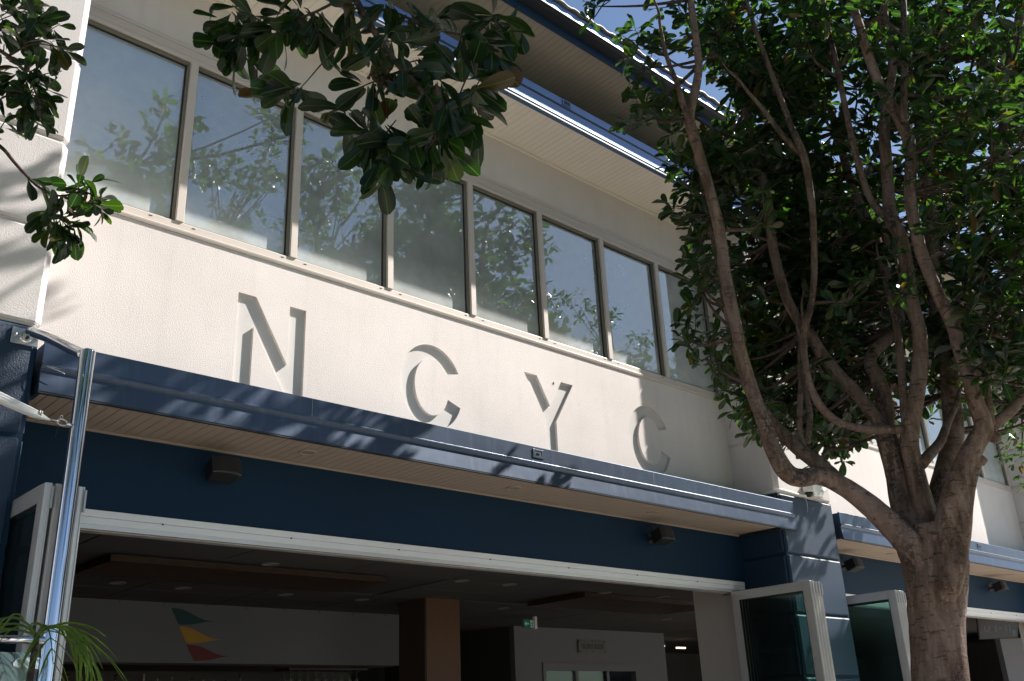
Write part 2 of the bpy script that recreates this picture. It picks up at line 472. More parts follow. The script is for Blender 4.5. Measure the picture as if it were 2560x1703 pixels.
# lintels in navy, above the doors
BX(L1-0.1, R1-0.0, 5.998, 6.22, 3.002, ZS+0.3).build('lintel', M['navysmooth'], bld)
BX(L2-0.02, R2, 5.998, 6.22, 3.002, ZS+0.3).build('lintel', M['navysmooth'], bld)
# walls further along, out of the picture
BX(-7.5, 0.4, 6.0, 6.2, 0, ZE).build('side_wall', M['cream'], bld)

# piers of stacked blocks with open joints
ZJ = [0.0, 0.80, 1.41, 2.02, 2.63, 3.24, 3.885, 4.505, 5.12, 5.735, 6.35, 6.965, 7.174]
def pier(x0, x1, y0=5.46):
    p = BX(x0+.022, x1-.022, y0+.022, 6.4, 0, 7.17).build('pier', M['white'], bld)
    p['label'] = 'pier of rendered blocks, navy below and off-white above'
    c = 0.045
    for i in range(len(ZJ)-1):
        za, zb = ZJ[i]+.012, ZJ[i+1]-.012
        vs = []
        for z, ins in ((za, .012), (za+.014, 0), (zb-.014, 0), (zb, .012)):
            vs += [(x0+ins, 6.3, z), (x0+ins, y0+c, z), (x0+c, y0+ins, z), (x1-c, y0+ins, z), (x1-ins, y0+c, z), (x1-ins, 6.3, z)]
        fs = [tuple(range(5, -1, -1)), tuple(range(18, 24))]
        for k in range(3):
            for j in range(6):
                a, b = k*6+j, k*6+(j+1) % 6
                fs.append((a, b, b+6, a+6))
        m = MB().add(vs, fs)
        m.build('block', M['navy'] if zb < 3.9 else M['white'], p)
    return p
pier(0.36, L1)
pier(R1, L2)
pier(R2, R2+1.14)
# navy core behind the low joints
for x0, x1 in ((0.36, L1), (R1, L2), (R2, R2+1.14)):
    BX(x0+.014, x1-.014, 5.474, 6.3, 0, 3.88).build('pier_core', M['navysmooth'], bld)

# ------------------------------------------------------------------ windows
def window_band(x_first, xs_mull, x_last, blinds=()):
    fr = M['frame']
    # sill: stepped extrusion with drip
    MB().prism([(5.986, 5.052), (5.984, 5.066), (5.994, 5.07), (5.994, 5.125), (6.0, 5.13), (6.06, 5.13), (6.06, 5.037), (5.99, 5.037)], x_first, x_last).build('window_sill', fr, bld, bevel=0.002)
    for zc, dy in ((6.642, 0.0), (6.606, 0.004), (6.572, 0.002)):
        BX(x_first, x_last, 5.986+dy, 6.06, zc-.0165, zc+.0165).build('window_head', fr, bld, bevel=0.002)
    BX(x_first, x_last, 5.994, 6.058, 6.548, 6.663).build('window_head', M['frame_d'], bld)
    BX(x_first, x_last, 5.984, 6.06, 6.518, 6.5515).build('window_head', fr, bld, bevel=0.003)
    ex = [x_first]+xs_mull+[x_last]
    for i, x in enumerate(ex):
        a = x-.03 if i else x
        b = x+.03 if i < len(ex)-1 else x
        a = min(a, x-.0) if i else x
        if i == 0: b = x+.035
        if i == len(ex)-1: a = x-.05; b = x
        mu = BX(a, b, 5.983, 6.058, 5.128, 6.52).build('mullion', fr, bld, bevel=0.003)
    for i in range(len(ex)-1):
        a = ex[i]+(.03 if i else .035); b = ex[i+1]-(.03 if i < len(ex)-2 else .05)
        w_ = MB()
        # dark sash lining round the pane
        w_.box(a, a+.008, 6.02, 6.058, 5.131, 6.518); w_.box(b-.016, b, 6.006, 6.058, 5.131, 6.518)
        w_.box(a+.008, b-.016, 6.006, 6.058, 6.498, 6.518); w_.box(a+.008, b-.016, 6.012, 6.058, 5.131, 5.142)
        win = w_.build('window', M['frame_d'], bld)
        g = MB()
        g.box(b-.024, b-.0165, 6.034, 6.044, 5.143, 6.497); g.box(a+.0085, b-.025, 6.034, 6.044, 6.489, 6.4975)
        g.build('gasket', M['black'], win)
        pn = BX(a+.0085, b-.0165, 6.045, 6.052, 5.1425, 6.4975).build('pane', M['glass'], win)
        pn.data.materials.append(M['clear'])
        for k, pf in enumerate(pn.data.polygons): pf.material_index = 0 if k == 2 else 1
        if i in blinds:
            BX(a+.02, b-.02, 6.11, 6.113, 5.14, 6.50).build('roller_blind', M['blind'], win)
    for i in range(len(ex)-1):
        for q in (0.12, 0.9):
            BX(ex[i]+q*0.93-.012, ex[i]+q*0.93+.012, 5.9915, 5.9945, 5.105, 5.110).build('weep_hole', M['black'], bld)
mull = [0.6*(4.11+1.545*k) for k in range(7)]
window_band(L1-0.1, mull, R1, blinds=(0, 7))
mull2 = [R2-1.06-0.927*k for k in range(6, -1, -1)]
window_band(L2, mull2, R2, blinds=(7,))
# dim upstairs rooms behind the glass
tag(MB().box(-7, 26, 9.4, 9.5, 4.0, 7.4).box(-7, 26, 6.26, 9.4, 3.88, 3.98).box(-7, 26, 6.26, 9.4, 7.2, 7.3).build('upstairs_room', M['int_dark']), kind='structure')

# ------------------------------------------------------------------ lining boards (shared mesh)
def board_mesh(name, mat, y0, y1, z, pitch, t=0.012, g=0.0042):
    h = pitch/2
    prof = [(-h+.0005, z+t), (-h+.0005, z+g), (-h+g, z), (h-g, z), (h-.0005, z+g), (h-.0005, z+t)]
    m = MB()
    vs = [(x, y0, zz) for x, zz in prof]+[(x, y1, zz) for x, zz in prof]
    n = len(prof)
    fs = [(i, (i+1) % n, n+(i+1) % n, n+i) for i in range(n)]+[tuple(range(n)), tuple(range(2*n-1, n-1, -1))]
    return m.add(vs, fs).mesh(name, mat)
def boards(parent, mat, x0, x1, y0, y1, z, pitch, limit=300):
    me = board_mesh('board', mat, y0, y1, z, pitch)
    n = int((x1-x0)/pitch)
    for k in range(n):
        link('board', me, parent, (x0+pitch*(k+.5), 0, 0))
    return x0+pitch*n
# ------------------------------------------------------------------ awnings
def awning(x0, x1, sx0, sx1, vents, label):
    prof = [(5.456, 3.498), (5.430, 3.4985), (5.4465, 3.628), (5.440, 3.634), (5.427, 3.652), (5.4265, 3.664), (5.4385, 3.668), (5.4385, 3.797), (5.456, 3.803)]
    a = MB().prism(prof, x0, x1).build('awning', M['fascia'], bld, bevel=0.002)
    a['label'] = label
    BX(x0, x1, 5.4325, 5.458, 3.488, 3.4975).build('dark_lip', M['fascia_dark'], a)
    BX(x0+.004, x1-.004, 5.4525, 5.60, 3.70, 3.790).build('deck', M['fascia'], a)
    BX(sx0, sx1, 5.60, 5.995, 3.70, 3.76).build('deck', M['fascia'], a)
    BX(x0+.002, x0+.03, 5.4525, 5.62, 3.499, 3.70).build('end_cap', M['fascia'], a)
    BX(sx1-.04, sx1-.003, 5.4585, 5.9975, 3.478, 3.52).build('edge_trim', M['fascia_dark'], a)
    boards(a, M['soffit2'], sx0, sx1-.04, 5.4585, 5.99, ZS, 0.07)
    # scalloped cover bead against the lintel
    MB().prism([(5.975, 3.500), (5.975, 3.494), (5.997, 3.488), (5.997, 3.5035), (5.98, 3.5035)], sx0, sx1-.04).build('cover_bead', M['soffit2'], a)
    for vx in vents:
        v = MB()
        w2, h2 = .062, .036; zc = 3.738
        v.box(vx-w2, vx+w2, 5.432, 5.438, zc+.022, zc+h2); v.box(vx-w2, vx+w2, 5.432, 5.438, zc-h2, zc-.018)
        v.box(vx-w2, vx-.036, 5.432, 5.438, zc-.018, zc+.022); v.box(vx+.036, vx+w2, 5.432, 5.438, zc-.018, zc+.022)
        ve = v.build('overflow_vent', M['fascia'], a, bevel=0.0015)
        BX(vx-.0355, vx+.0355, 5.4345, 5.4378, zc-.0175, zc+.0215).build('opening', M['black'], ve)
        MB().tube([(vx-.02, 5.434, zc-.004, .006), (vx-.005, 5.431, zc+.004, .007), (vx+.015, 5.433, zc-.003, .006)], 6, 3).build('debris', M['terracotta'], ve)
    return a
aw1 = awning(1.537, 9.255, L1+.02, R1, [5.42], 'long slate blue awning below the recessed letters')
aw2 = awning(10.215, 17.6, L2+.08, R2, [13.98], 'slate blue awning behind the tree trunk')
# flashing seams, standing slightly proud
for x in (3.28, 6.9):
    BX(x, x+.0025, 5.4365, 5.4383, 3.672, 3.795).build('seam', M['roofmetal'], aw1)
MB().tube([(1.56, 5.424, 3.645, .0015), (1.60, 5.412, 3.632, .002), (1.65, 5.408, 3.618, .002), (1.655, 5.41, 3.61, .001)], 5, 3).build('loose_wire', M['galv'], aw1)

# ------------------------------------------------------------------ eaves
X0, X1 = -8.0, 30.0
ev = BX(X0, X1, 5.352, 6.0, ZE+.012, ZE+.03).build('lower_eave', M['soffit'], bld)
xe = boards(ev, M['soffit'], 1.3, 11.2, 5.352, 5.985, ZE, 0.07)
MB().prism([(5.965, ZE-.006), (5.965, ZE-.018), (5.999, ZE-.018), (5.999, ZE-.001), (5.98, ZE-.001)], X0, X1).build('cover_bead', M['soffit'], ev)
gp = [(5.40, 7.168), (5.350, 7.168), (5.350, 7.194), (5.338, 7.199), (5.338, 7.318), (5.346, 7.322), (5.346, 7.341), (5.338, 7.345), (5.338, 7.430), (5.345, 7.436), (5.40, 7.436)]
gt = MB().prism(gp, X0, X1).build('gutter', M['gutter'], bld, bevel=0.0015)
gt['label'] = 'blue box gutter catching the sun under the upper roof'
BX(X0, X1, 5.344, 5.3495, 7.1675, 7.1935).build('dark_lip', M['fascia_dark'], gt)  # near-black strip paints the shade on the gutter's downward-facing lip
BX(X0, X1, 5.3395, 5.3465, 7.3225, 7.3405).build('groove', M['fascia_dark'], gt)
vx = 5.98
v = MB().box(vx-.06, vx+.06, 5.331, 5.3375, 7.415, 7.425).box(vx-.06, vx+.06, 5.331, 5.3375, 7.36, 7.37).box(vx-.06, vx-.045, 5.331, 5.3375, 7.37, 7.415).box(vx+.045, vx+.06, 5.331, 5.3375, 7.37, 7.415).build('overflow_vent', M['gutter'], gt)
BX(vx-.045, vx+.045, 5.3335, 5.3372, 7.3705, 7.4145).build('opening', M['black'], v)
MB().prism([(5.40, 7.43), (6.3, 7.60), (6.3, 7.63), (5.38, 7.445)], X0, X1).build('lower_roof', M['roofmetal'], bld)
# upper roof
ZU = 7.990
ue = BX(X0, X1, 5.16, 6.4, ZU+.013, ZU+.03).build('upper_eave', M['soffit3'], bld)
boards(ue, M['soffit3'], 3.2, 10.6, 5.152, 6.30, ZU, 0.07)
BX(X0, X1, 6.3, 6.45, 7.5, ZU+.02).build('clerestory_wall', M['white'], bld)
fb = MB().prism([(5.135, ZU-.006), (5.15, ZU-.008), (5.152, ZU+.10), (5.142, ZU+.10), (5.142, ZU+.02), (5.135, ZU+.016)], X0, X1).build('fascia_board', M['navymetal'], bld)
BX(X0, X1, 5.1325, 5.1345, ZU-.006, ZU+.015).build('edge_trim', M['fascia_dark'], fb)
ug = MB().prism([(5.1415, 8.092), (5.05, 8.104), (5.026, 8.118), (5.018, 8.136), (5.018, 8.215), (5.024, 8.222), (5.14, 8.222)], X0, X1).build('upper_gutter', M['fascia_dark'], bld)  # near-black body paints the shade on the underside; the front face is separate
ug['label'] = 'gutter along the top roof edge, its shaded underside coloured dark'
BX(X0, X1, 5.0155, 5.0178, 8.126, 8.2145).build('gutter_face', M['gutter'], ug)
BX(X0, X1, 5.011, 5.0154, 8.122, 8.128).build('gutter_highlight', M['roofmetal'], ug)  # pale strip paints the sunlit line on the gutter's lower front edge
# corrugated sheet end above the gutter
def corrugated(x0, x1, ya, za, yb, zb, pitch=0.19, amp=0.016):
    m = MB(); vs = []; n = int((x1-x0)/pitch*4)
    for i in range(n+1):
        x = x0+(x1-x0)*i/n
        h = amp if (i % 4) in (1, 2) else 0
        vs += [(x, ya, za+h), (x, yb, zb+h), (x, ya, za+h+.012), (x, yb, zb+h+.012)]
    fs = []
    for i in range(n):
        a = i*4; b = a+4
        fs += [(a, b, b+1, a+1), (a+2, a+3, b+3, b+2), (a, a+2, b+2, b)]
    return m.add(vs, fs)
corrugated(1.0, 16.0, 4.985, 8.228, 9.5, 9.0).build('roof_sheet', M['roofmetal'], bld)
BX(X0, X1, 5.06, 5.075, 8.225, 8.305).build('roof_flashing', M['roofmetal'], bld)
MB().prism([(5.08, 8.225), (9.5, 8.98), (9.5, 8.99), (5.08, 8.30)], X0, X1).build('roof_deck', M['roofmetal'], bld)

# ------------------------------------------------------------------ door heads and folding doors
def door_head(x0, x1):
    t = MB().box(x0, x1, 5.982, 6.10, 2.957, 3.001).box(x0, x1, 5.985, 6.10, 2.912, 2.9555).build('door_track', M['alu_track'], bld, bevel=0.0015)
    BX(x0, x1, 5.994, 6.03, 2.888, 2.911).build('track_channel', M['timber_d'], t)
    BX(x0, x1, 5.988, 5.9935, 2.884, 2.9115).build('track_lip', M['alu'], t)
    BX(x0, x1, 6.031, 6.10, 2.880, 2.9115).build('track_lip', M['alu'], t)
    k = 0
    x = x0+.8
    while x < x1-.2:
        o = MB().lathe([(.006, 0), (.006, .006)], 8, Matrix.Translation((x, 5.984, 2.955)) @ Matrix.Rotation(math.pi/2, 4, 'X')).build('screw', M['black'], t)
        x += 0.93
door_head(1.75, 8.965)
door_head(10.75, 17.25)
def folding_door(x, y0, y1, th=0.036, z0=0.03, z1=2.885, hinges=True):
    w_ = 0.088
    fr = MB()
    fr.box(x-th/2, x+th/2, y0, y0+w_, z0, z1); fr.box(x-th/2, x+th/2, y1-w_, y1, z0, z1)
    fr.box(x-th/2, x+th/2, y0+w_, y1-w_, z1-w_, z1); fr.box(x-th/2, x+th/2, y0+w_, y1-w_, z0, z0+.12)
    d = fr.build('folding_door', M['alu'], bld, bevel=0.002)
    BX(x-.004, x+.004, y0+w_, y1-w_, z0+.12, z1-w_).build('pane', M['doorglass'], d)
    # glazing rebate
    rb = MB()
    for s in (-1, 1):
        xa, xb = sorted((x+s*.006, x+s*.013))
        rb.box(xa, xb, y0+w_, y0+w_+.008, z0+.12, z1-w_); rb.box(xa, xb, y1-w_-.008, y1-w_, z0+.12, z1-w_); rb.box(xa, xb, y0+w_+.008, y1-w_-.008, z1-w_-.008, z1-w_)
    rb.build('glazing_bead', M['black'], d)
    # ribs on the meeting stile
    rib = MB()
    for k in (-1, 1):
        rib.box(x+k*.011-.003, x+k*.011+.003, y0-.006, y0-.0003, z0, z1-.004)
    rib.build('stile_rib', M['alu'], d, bevel=0.001)
    if hinges:
        for hz in (z1-.075, 1.72, 0.6):
            MB().lathe([(.008, -.055), (.008, .055)], 10, Matrix.Translation((x+th/2, y0-.009, hz))).build('hinge', M['galv'], d, smooth=False)
    return d
for x in (1.527, 1.578, 1.630, 1.686): folding_door(x, 4.985, 5.97)
for x in (8.732, 8.784, 8.838, 8.890): folding_door(x, 5.07, 6.0)
for x in (10.40, 10.452, 10.506, 10.56): folding_door(x, 5.03, 5.98)
# ------------------------------------------------------------------ inside the bar
ZC = 3.035
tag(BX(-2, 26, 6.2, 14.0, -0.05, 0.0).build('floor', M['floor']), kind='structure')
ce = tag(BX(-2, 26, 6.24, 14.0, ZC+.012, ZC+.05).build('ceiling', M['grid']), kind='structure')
tm = BX(-.594, .594, -.294, .294, ZC, ZC+.0118).mesh('ceiling_tile', M['tile'], bevel=0.004)
raft_a = (2.85, 5.45, 7.58, 8.42); raft_b = (8.1, 10.45, 7.5, 8.45)
for i in range(13):
    for j in range(9):
        x, y = 1.9+1.2*i, 6.56+.6*j
        if any(r[0]-.3 < x < r[1]+.3 and r[2]-.1 < y < r[3]+.1 for r in (raft_a, raft_b)): continue
        link('ceiling_tile', tm, ce, (x, y, 0))
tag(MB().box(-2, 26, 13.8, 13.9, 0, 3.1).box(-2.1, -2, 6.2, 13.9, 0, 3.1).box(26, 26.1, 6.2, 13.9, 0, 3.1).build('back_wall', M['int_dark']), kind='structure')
def raft(x0, x1, y0, y1, label):
    r = tag(empty('timber_ceiling_raft', ((x0+x1)/2, (y0+y1)/2, 2.99)), label, 'ceiling panel', 'timber rafts under the bar ceiling')
    n = 9; h = (y1-y0)/n
    me = BX(x0, x1, -h/2+.008, h/2-.008, 2.985, 3.03).mesh('slat', M['timber'])
    for k in range(n): link('slat', me, r, (0, y0+h*(k+.5), 0))
    BX(x0-.01, x1+.01, y0-.012, y1+.012, 3.0305, 3.0345).build('frame', M['timber_d'], r)
raft(*raft_a, 'long brown timber raft on the ceiling above the pennant wall')
raft(*raft_b, 'dark timber raft on the ceiling above the trophy room wall')
# bulkhead with pennants
bk = BX(2.2, 7.44, 10.05, 10.35, 2.433, ZC).build('bar_bulkhead', M['int_wall'])
tag(bk, 'long white bulkhead above the bar carrying three pennants', 'wall')
def pennant(col, a, b, c, label):
    (ax, az), (bx_, bz), (cx, cz) = a, b, c
    top = []; bot = []
    for k in range(13):
        t = k/12
        s = math.sin(t*math.pi)
        x = ax+(cx-ax)*t; z = az+(cz-az)*t + 0.018*math.sin(t*2*math.pi)
        top.append((x, z))
        x = bx_+(cx-bx_)*t; z = bz+(cz-bz)*t - 0.006*math.sin(t*2*math.pi) + (0.012*math.sin(t*math.pi*1.0) if t < .5 else 0.012*math.sin(t*math.pi)) - .02*s
        bot.append((x, z))
    n = 13
    vs = [(x, 10.044, z) for x, z in top+bot]+[(x, 10.0498, z) for x, z in top+bot]
    fs = []
    for k in range(12):
        fs += [(k, n+k, n+k+1, k+1), (2*n+k, 2*n+k+1, 3*n+k+1, 3*n+k), (k, k+1, 2*n+k+1, 2*n+k), (n+k, 3*n+k, 3*n+k+1, n+k+1)]
    fs.append((0, 2*n, 3*n, n))
    tag(MB().add(vs, fs).build('pennant', col), label, 'pennant', 'pennants on the bar bulkhead')
pennant(M['green'], (4.463, 2.981), (4.556, 2.819), (4.961, 2.864), 'dark green pennant, topmost of the three on the bulkhead')
pennant(M['yellow'], (4.558, 2.798), (4.651, 2.636), (5.065, 2.676), 'yellow pennant between the green and the red one')
pennant(M['red'], (4.662, 2.614), (4.761, 2.457), (5.177, 2.510), 'dark red pennant, lowest of the three on the bulkhead')
for x in np.linspace(2.5, 7.2, 11):
    MB().tube([(x, 10.046, 3.03, .003), (x, 10.043, 3.018, .004), (x, 10.046, 3.008, .003)], 5, 2).build('hook', M['black'], bk)
# back bar
bs = tag(empty('back_bar', (4.8, 10.9, 0)), 'dark back bar with bottle shelf under the white bulkhead', 'shelf')
BX(2.2, 7.44, 11.2, 11.3, 0, 2.43).build('back_panel', M['int_dark'], bs)
BX(2.2, 7.44, 10.75, 11.19, 1.95, 1.98).build('shelf', M['timber_d'], bs)
BX(2.2, 7.44, 10.75, 11.19, 0, 1.0).build('counter', M['timber_d'], bs)
rb = random.Random(5)
BOT = [(.0, 0), (.034, 0), (.036, .02), (.036, .17), (.028, .2), (.013, .23), (.012, .29), (.015, .292), (.015, .31)]
bme = [MB().lathe(BOT[1:], 10).mesh('bottle', M['bottle'], smooth=True), MB().lathe(BOT[1:], 10).mesh('bottle', M['bottle2'], smooth=True)]
xx = 3.45
bi = 0
while xx < 6.0:
    o = link('bottle', bme[rb.random() < .35], None, (xx, 10.9+rb.uniform(-.06, .06), 1.98))
    o.scale = (1, 1, rb.uniform(1.0, 1.3))
    tag(o, 'small bottle standing in the row on the dark back bar shelf', 'bottle', 'bottles on the back bar')
    xx += rb.uniform(.11, .2)
for x in (3.62, 3.8, 4.02, 4.42, 4.6, 5.2):
    tag(MB().lathe([(.03, 0), (.03, .012)], 10, Matrix.Translation((x, 10.82, 2.205))).build('shelf_light', M['lamp_orange']), 'small amber light glowing between the bottles of the back bar', 'light', 'amber shelf lights')
gr = tag(BX(6.1, 7.2, 10.4, 10.75, 2.400, 2.425).build('glass_rack', M['timber_d']), 'dark overhead rack with hanging wine glasses beside the timber column', 'rack')
GL = [(.033, -.01), (.004, -.012), (.004, -.08), (.03, -.11), (.036, -.15), (.03, -.19), (.028, -.188), (.032, -.15), (.026, -.115)]
gme = MB().lathe(GL, 10).mesh('wine_glass', M['bottle2'], smooth=True)
for i in range(9):
    for j in range(2):
        tag(link('wine_glass', gme, None, (6.18+.115*i, 10.5+.14*j, 2.398)), 'wine glass hanging upside down from the dark rack beside the column', 'glass', 'wine glasses on the rack')
# column
cl = tag(empty('timber_column', (6.8, 8.8, 0)), 'square timber clad column between bulkhead and trophy room', 'column')
BX(6.713, 7.185, 8.60, 8.612, 0, ZC-.001).build('panel', M['timber_c'], cl)
BX(6.700, 7.198, 8.6125, 9.08, 0, ZC-.001).build('core', M['timber_d'], cl)
# trophy room wall
tw = tag(empty('trophy_room_wall', (11.5, 10.6, 0)), 'white inner wall with glazed doors and a lettered plate', 'wall')
BX(9.83, 13.24, 10.55, 10.65, 2.54, ZC-.001).build('wall_head', M['int_wall'], tw)
BX(9.83, 10.365, 10.55, 10.65, 0, 2.5395).build('wall_pier', M['int_wall'], tw)
BX(12.485, 13.24, 10.55, 10.65, 0, 2.5395).build('wall_pier', M['int_wall'], tw)
BX(9.83, 9.93, 10.6505, 13.7, 0, ZC-.001).build('wall_return', M['int_dark'], tw)
df = MB().box(10.365, 12.485, 10.53, 10.6, 2.425, 2.539)
for x in (10.365, 11.04, 11.735, 12.425): df.box(x, x+.06 if x < 12 else 12.485, 10.53, 10.6, 0, 2.4245)
fd = df.build('door_frame', M['int_frame'], tw)
for a, b in ((10.425, 11.04), (11.10, 11.735), (11.795, 12.425)):
    BX(a, b, 10.56, 10.568, 0.1, 2.4245).build('pane', M['doorglass'], fd)
def text_obj(name, s, size, loc, rot, mat, parent=None, font=None, ext=0.001, sx=1.0, align='CENTER', wd=None):
    c = bpy.data.curves.new(name, 'FONT'); c.body = s; c.size = size; c.extrude = ext; c.align_x = align; c.align_y = 'CENTER'
    tmp = bpy.data.objects.new(name, c)
    COL.objects.link(tmp)
    bpy.context.view_layer.update()
    me = bpy.data.meshes.new_from_object(tmp.evaluated_get(bpy.context.evaluated_depsgraph_get()))
    bpy.data.objects.remove(tmp)
    me.materials.clear(); me.materials.append(mat)
    o = link(name, me, parent, loc)
    o.rotation_euler = rot
    o.scale = (sx, 1, 1)
    if wd: o.scale = (wd/max(1e-3, me_width(me)), 1, 1)
    return o
def me_width(me):
    xs = [v.co.x for v in me.vertices]; return max(xs)-min(xs)
sg = tag(BX(11.135, 11.755, 10.522, 10.528, 2.685, 2.872).build('room_sign', M['acrylic']), 'grey plate reading TROPHY ROOM over the inner doors', 'sign')
text_obj('lettering', 'TROPHY ROOM', .11, (11.445, 10.5205, 2.775), (math.pi/2, 0, 0), M['ink'], sg, wd=.50)
for x in (11.165, 11.445, 11.725):
    for z in (2.705, 2.852):
        MB().lathe([(.009, 0), (.009, .006)], 8, Matrix.Translation((x, 10.5215, z)) @ Matrix.Rotation(math.pi/2, 4, 'X')).build('stud', M['ink'], sg)
# exit sign
ex = tag(empty('exit_sign', (9.13, 9.5, 2.93)), 'green running-man exit sign with a left arrow below the ceiling', 'sign')
BX(9.03, 9.225, 9.50, 9.525, 2.878, 2.988).build('face', M['exit_green'], ex)
BX(9.226, 9.272, 9.49, 9.535, 2.872, 3.03).build('housing', M['whiteplastic'], ex)
BX(9.155, 9.215, 9.496, 9.4995, 2.888, 2.978).build('door_symbol', M['exit_white'], ex)
MB().prism([(0, 0)]*3, 0, 0) if False else None
ar = MB().add([(9.045, 9.4985, 2.933), (9.085, 9.4985, 2.965), (9.085, 9.4985, 2.942), (9.125, 9.4985, 2.942), (9.125, 9.4985, 2.924), (9.085, 9.4985, 2.924), (9.085, 9.4985, 2.901)], [(0, 6, 5, 4, 3, 2, 1)])
ar.build('arrow', M['exit_white'], ex)
rm = MB()
rm.lathe([(.008, -.001), (.008, .001)], 10, Matrix.Translation((9.188, 9.4945, 2.966)) @ Matrix.Rotation(math.pi/2, 4, 'X'))
for pts in ([(9.188, 2.955), (9.182, 2.925)], [(9.182, 2.925), (9.195, 2.91), (9.19, 2.892)], [(9.182, 2.925), (9.17, 2.908), (9.158, 2.906)], [(9.187, 2.95), (9.172, 2.945), (9.166, 2.932)], [(9.187, 2.95), (9.2, 2.94), (9.208, 2.948)]):
    rm.tube([(x, 9.4945, z, .0042) for x, z in pts], 6, 2)
rm.build('running_figure', M['exit_green'], ex)
# ceiling downlights inside
dl = [(6.246, 7.435), (6.864, 7.414), (8.32, 7.411), (9.281, 7.354), (8.203, 8.987), (3.439, 8.936), (4.092, 9.003), (4.125, 7.419), (6.155, 9.021), (9.921, 8.68), (11.4, 9.0), (5.2, 9.0)]
RING = [(.078, 0), (.078, -.006), (.070, -.010), (.058, -.006), (.054, .004)]
rme = MB().lathe(RING, 20).mesh('trim_ring', M['ringdim'], smooth=True)
dme = MB().lathe([(.054, .002), (.03, .0035)], 16).mesh('diffuser', M['lensglass'])
DLN = ['bar ceiling downlight in the front row, straight above the timber column', 'bar ceiling downlight in the front row, just right of the timber column', 'bar ceiling downlight in front of the right timber raft, left one of the pair', 'bar ceiling downlight in front of the right timber raft, right one of the pair', 'bar ceiling downlight in the back row between the column and the exit sign', 'leftmost bar ceiling downlight in the back row above the pennants', 'bar ceiling downlight in the back row, second from the left above the pennants', 'bar ceiling downlight in front of the long left timber raft', 'bar ceiling downlight in the back row, left of the timber column', 'bar ceiling downlight behind the right timber raft near the room sign', 'rightmost bar ceiling downlight in the back row, above the room sign', 'bar ceiling downlight in the back row above the plain half of the bulkhead']
for i, (x, y) in enumerate(dl):
    r = tag(empty('ceiling_downlight', (x, y, ZC)), DLN[i], 'downlight', 'downlights in the bar ceiling')
    link('trim_ring', rme, r, (x, y, ZC-.001)); link('diffuser', dme, r, (x, y, ZC-.005))
# pair of lit warm bars deep in the room
for x, z, sd_ in ((13.95, 3.0, 'left'), (14.55, 2.98, 'right')):
    tag(BX(x, x+.24, 11.3, 11.34, z-.10, z-.075).build('strip_light', M['lamp_warm']), 'lit warm strip light deep in the bar, '+sd_+' one of the two', 'light', 'warm strip lights at the back')
# side wall by the right doors, with a control plate
sw = tag(BX(9.0, 9.18, 6.302, 6.70, 0, ZC-.001).box(9.0, 9.0135, 6.105, 6.3015, 0, 2.9).build('nib_wall', M['nib']), 'short off-white inner wall beside the right folding doors', 'wall')
BX(8.99, 8.9995, 6.36, 6.42, 2.50, 2.61).build('switch_plate', M['nib'], sw, bevel=0.003)
MB().lathe([(.011, 0), (.011, .005)], 12, Matrix.Translation((8.9895, 6.39, 2.575)) @ Matrix.Rotation(-math.pi/2, 4, 'Y')).build('knob', M['nib'], sw)
BX(8.987, 8.9898, 6.387, 6.393, 2.525, 2.531).build('key_slot', M['ink'], sw)
# second bar: television and white wall
tag(BX(20.3, 24, 7.9, 8.0, 0, ZC-.001).build('inner_wall', M['int_wall']), 'white inner wall behind the hanging television', 'wall')
tv = tag(empty('television', (16.9, 6.8, 2.9)), 'dark television hanging at a tilt under the ceiling of the right bar', 'television')
def quad_box(c, ux, uy, un, w_, h_, d_):
    c = Vector(c); ux = Vector(ux).normalized(); un = Vector(un).normalized(); uy = Vector(uy).normalized()
    vs = [c+ux*sx*w_/2+uy*sy*h_/2+un*sn*d_/2 for sn in (-1, 1) for sy in (-1, 1) for sx in (-1, 1)]
    return MB().add(vs, [(0, 2, 3, 1), (4, 5, 7, 6), (0, 1, 5, 4), (1, 3, 7, 5), (3, 2, 6, 7), (2, 0, 4, 6)])
TX = Vector((.77, -.64, 0)).normalized(); TN = Vector((-.62, -.75, -.22)).normalized()
TY = TN.cross(TX)
if TY.z < 0: TY = -TY
tc = Vector((17.08, 6.62, 2.90))
quad_box(tc, TX, TY, TN, .72, .42, .035).build('casing', M['black'], tv)
quad_box(tc+TN*.0192, TX, TY, TN, .69, .39, .002).build('screen', M['tvscreen'], tv)
for i, (a, b, ww, hh) in enumerate(((-.38, .12, .02, .14), (-.33, .06, .08, .02), (-.27, .12, .02, .14), (-.1, .12, .03, .16), (.02, .12, .09, .03), (.16, .1, .03, .2), (.26, .1, .03, .2), (.36, .0, .1, .14))):
    quad_box(tc+TN*.0212+TX*a*.66+TY*(b*.66-.12), TX, TY, TN, ww*.66, hh*.66, .001).build('screen_glyph', M['tvtext'], tv)
BX(17.06, 17.10, 6.66, 6.70, 2.95, ZC-.001).build('bracket', M['galv'], tv)

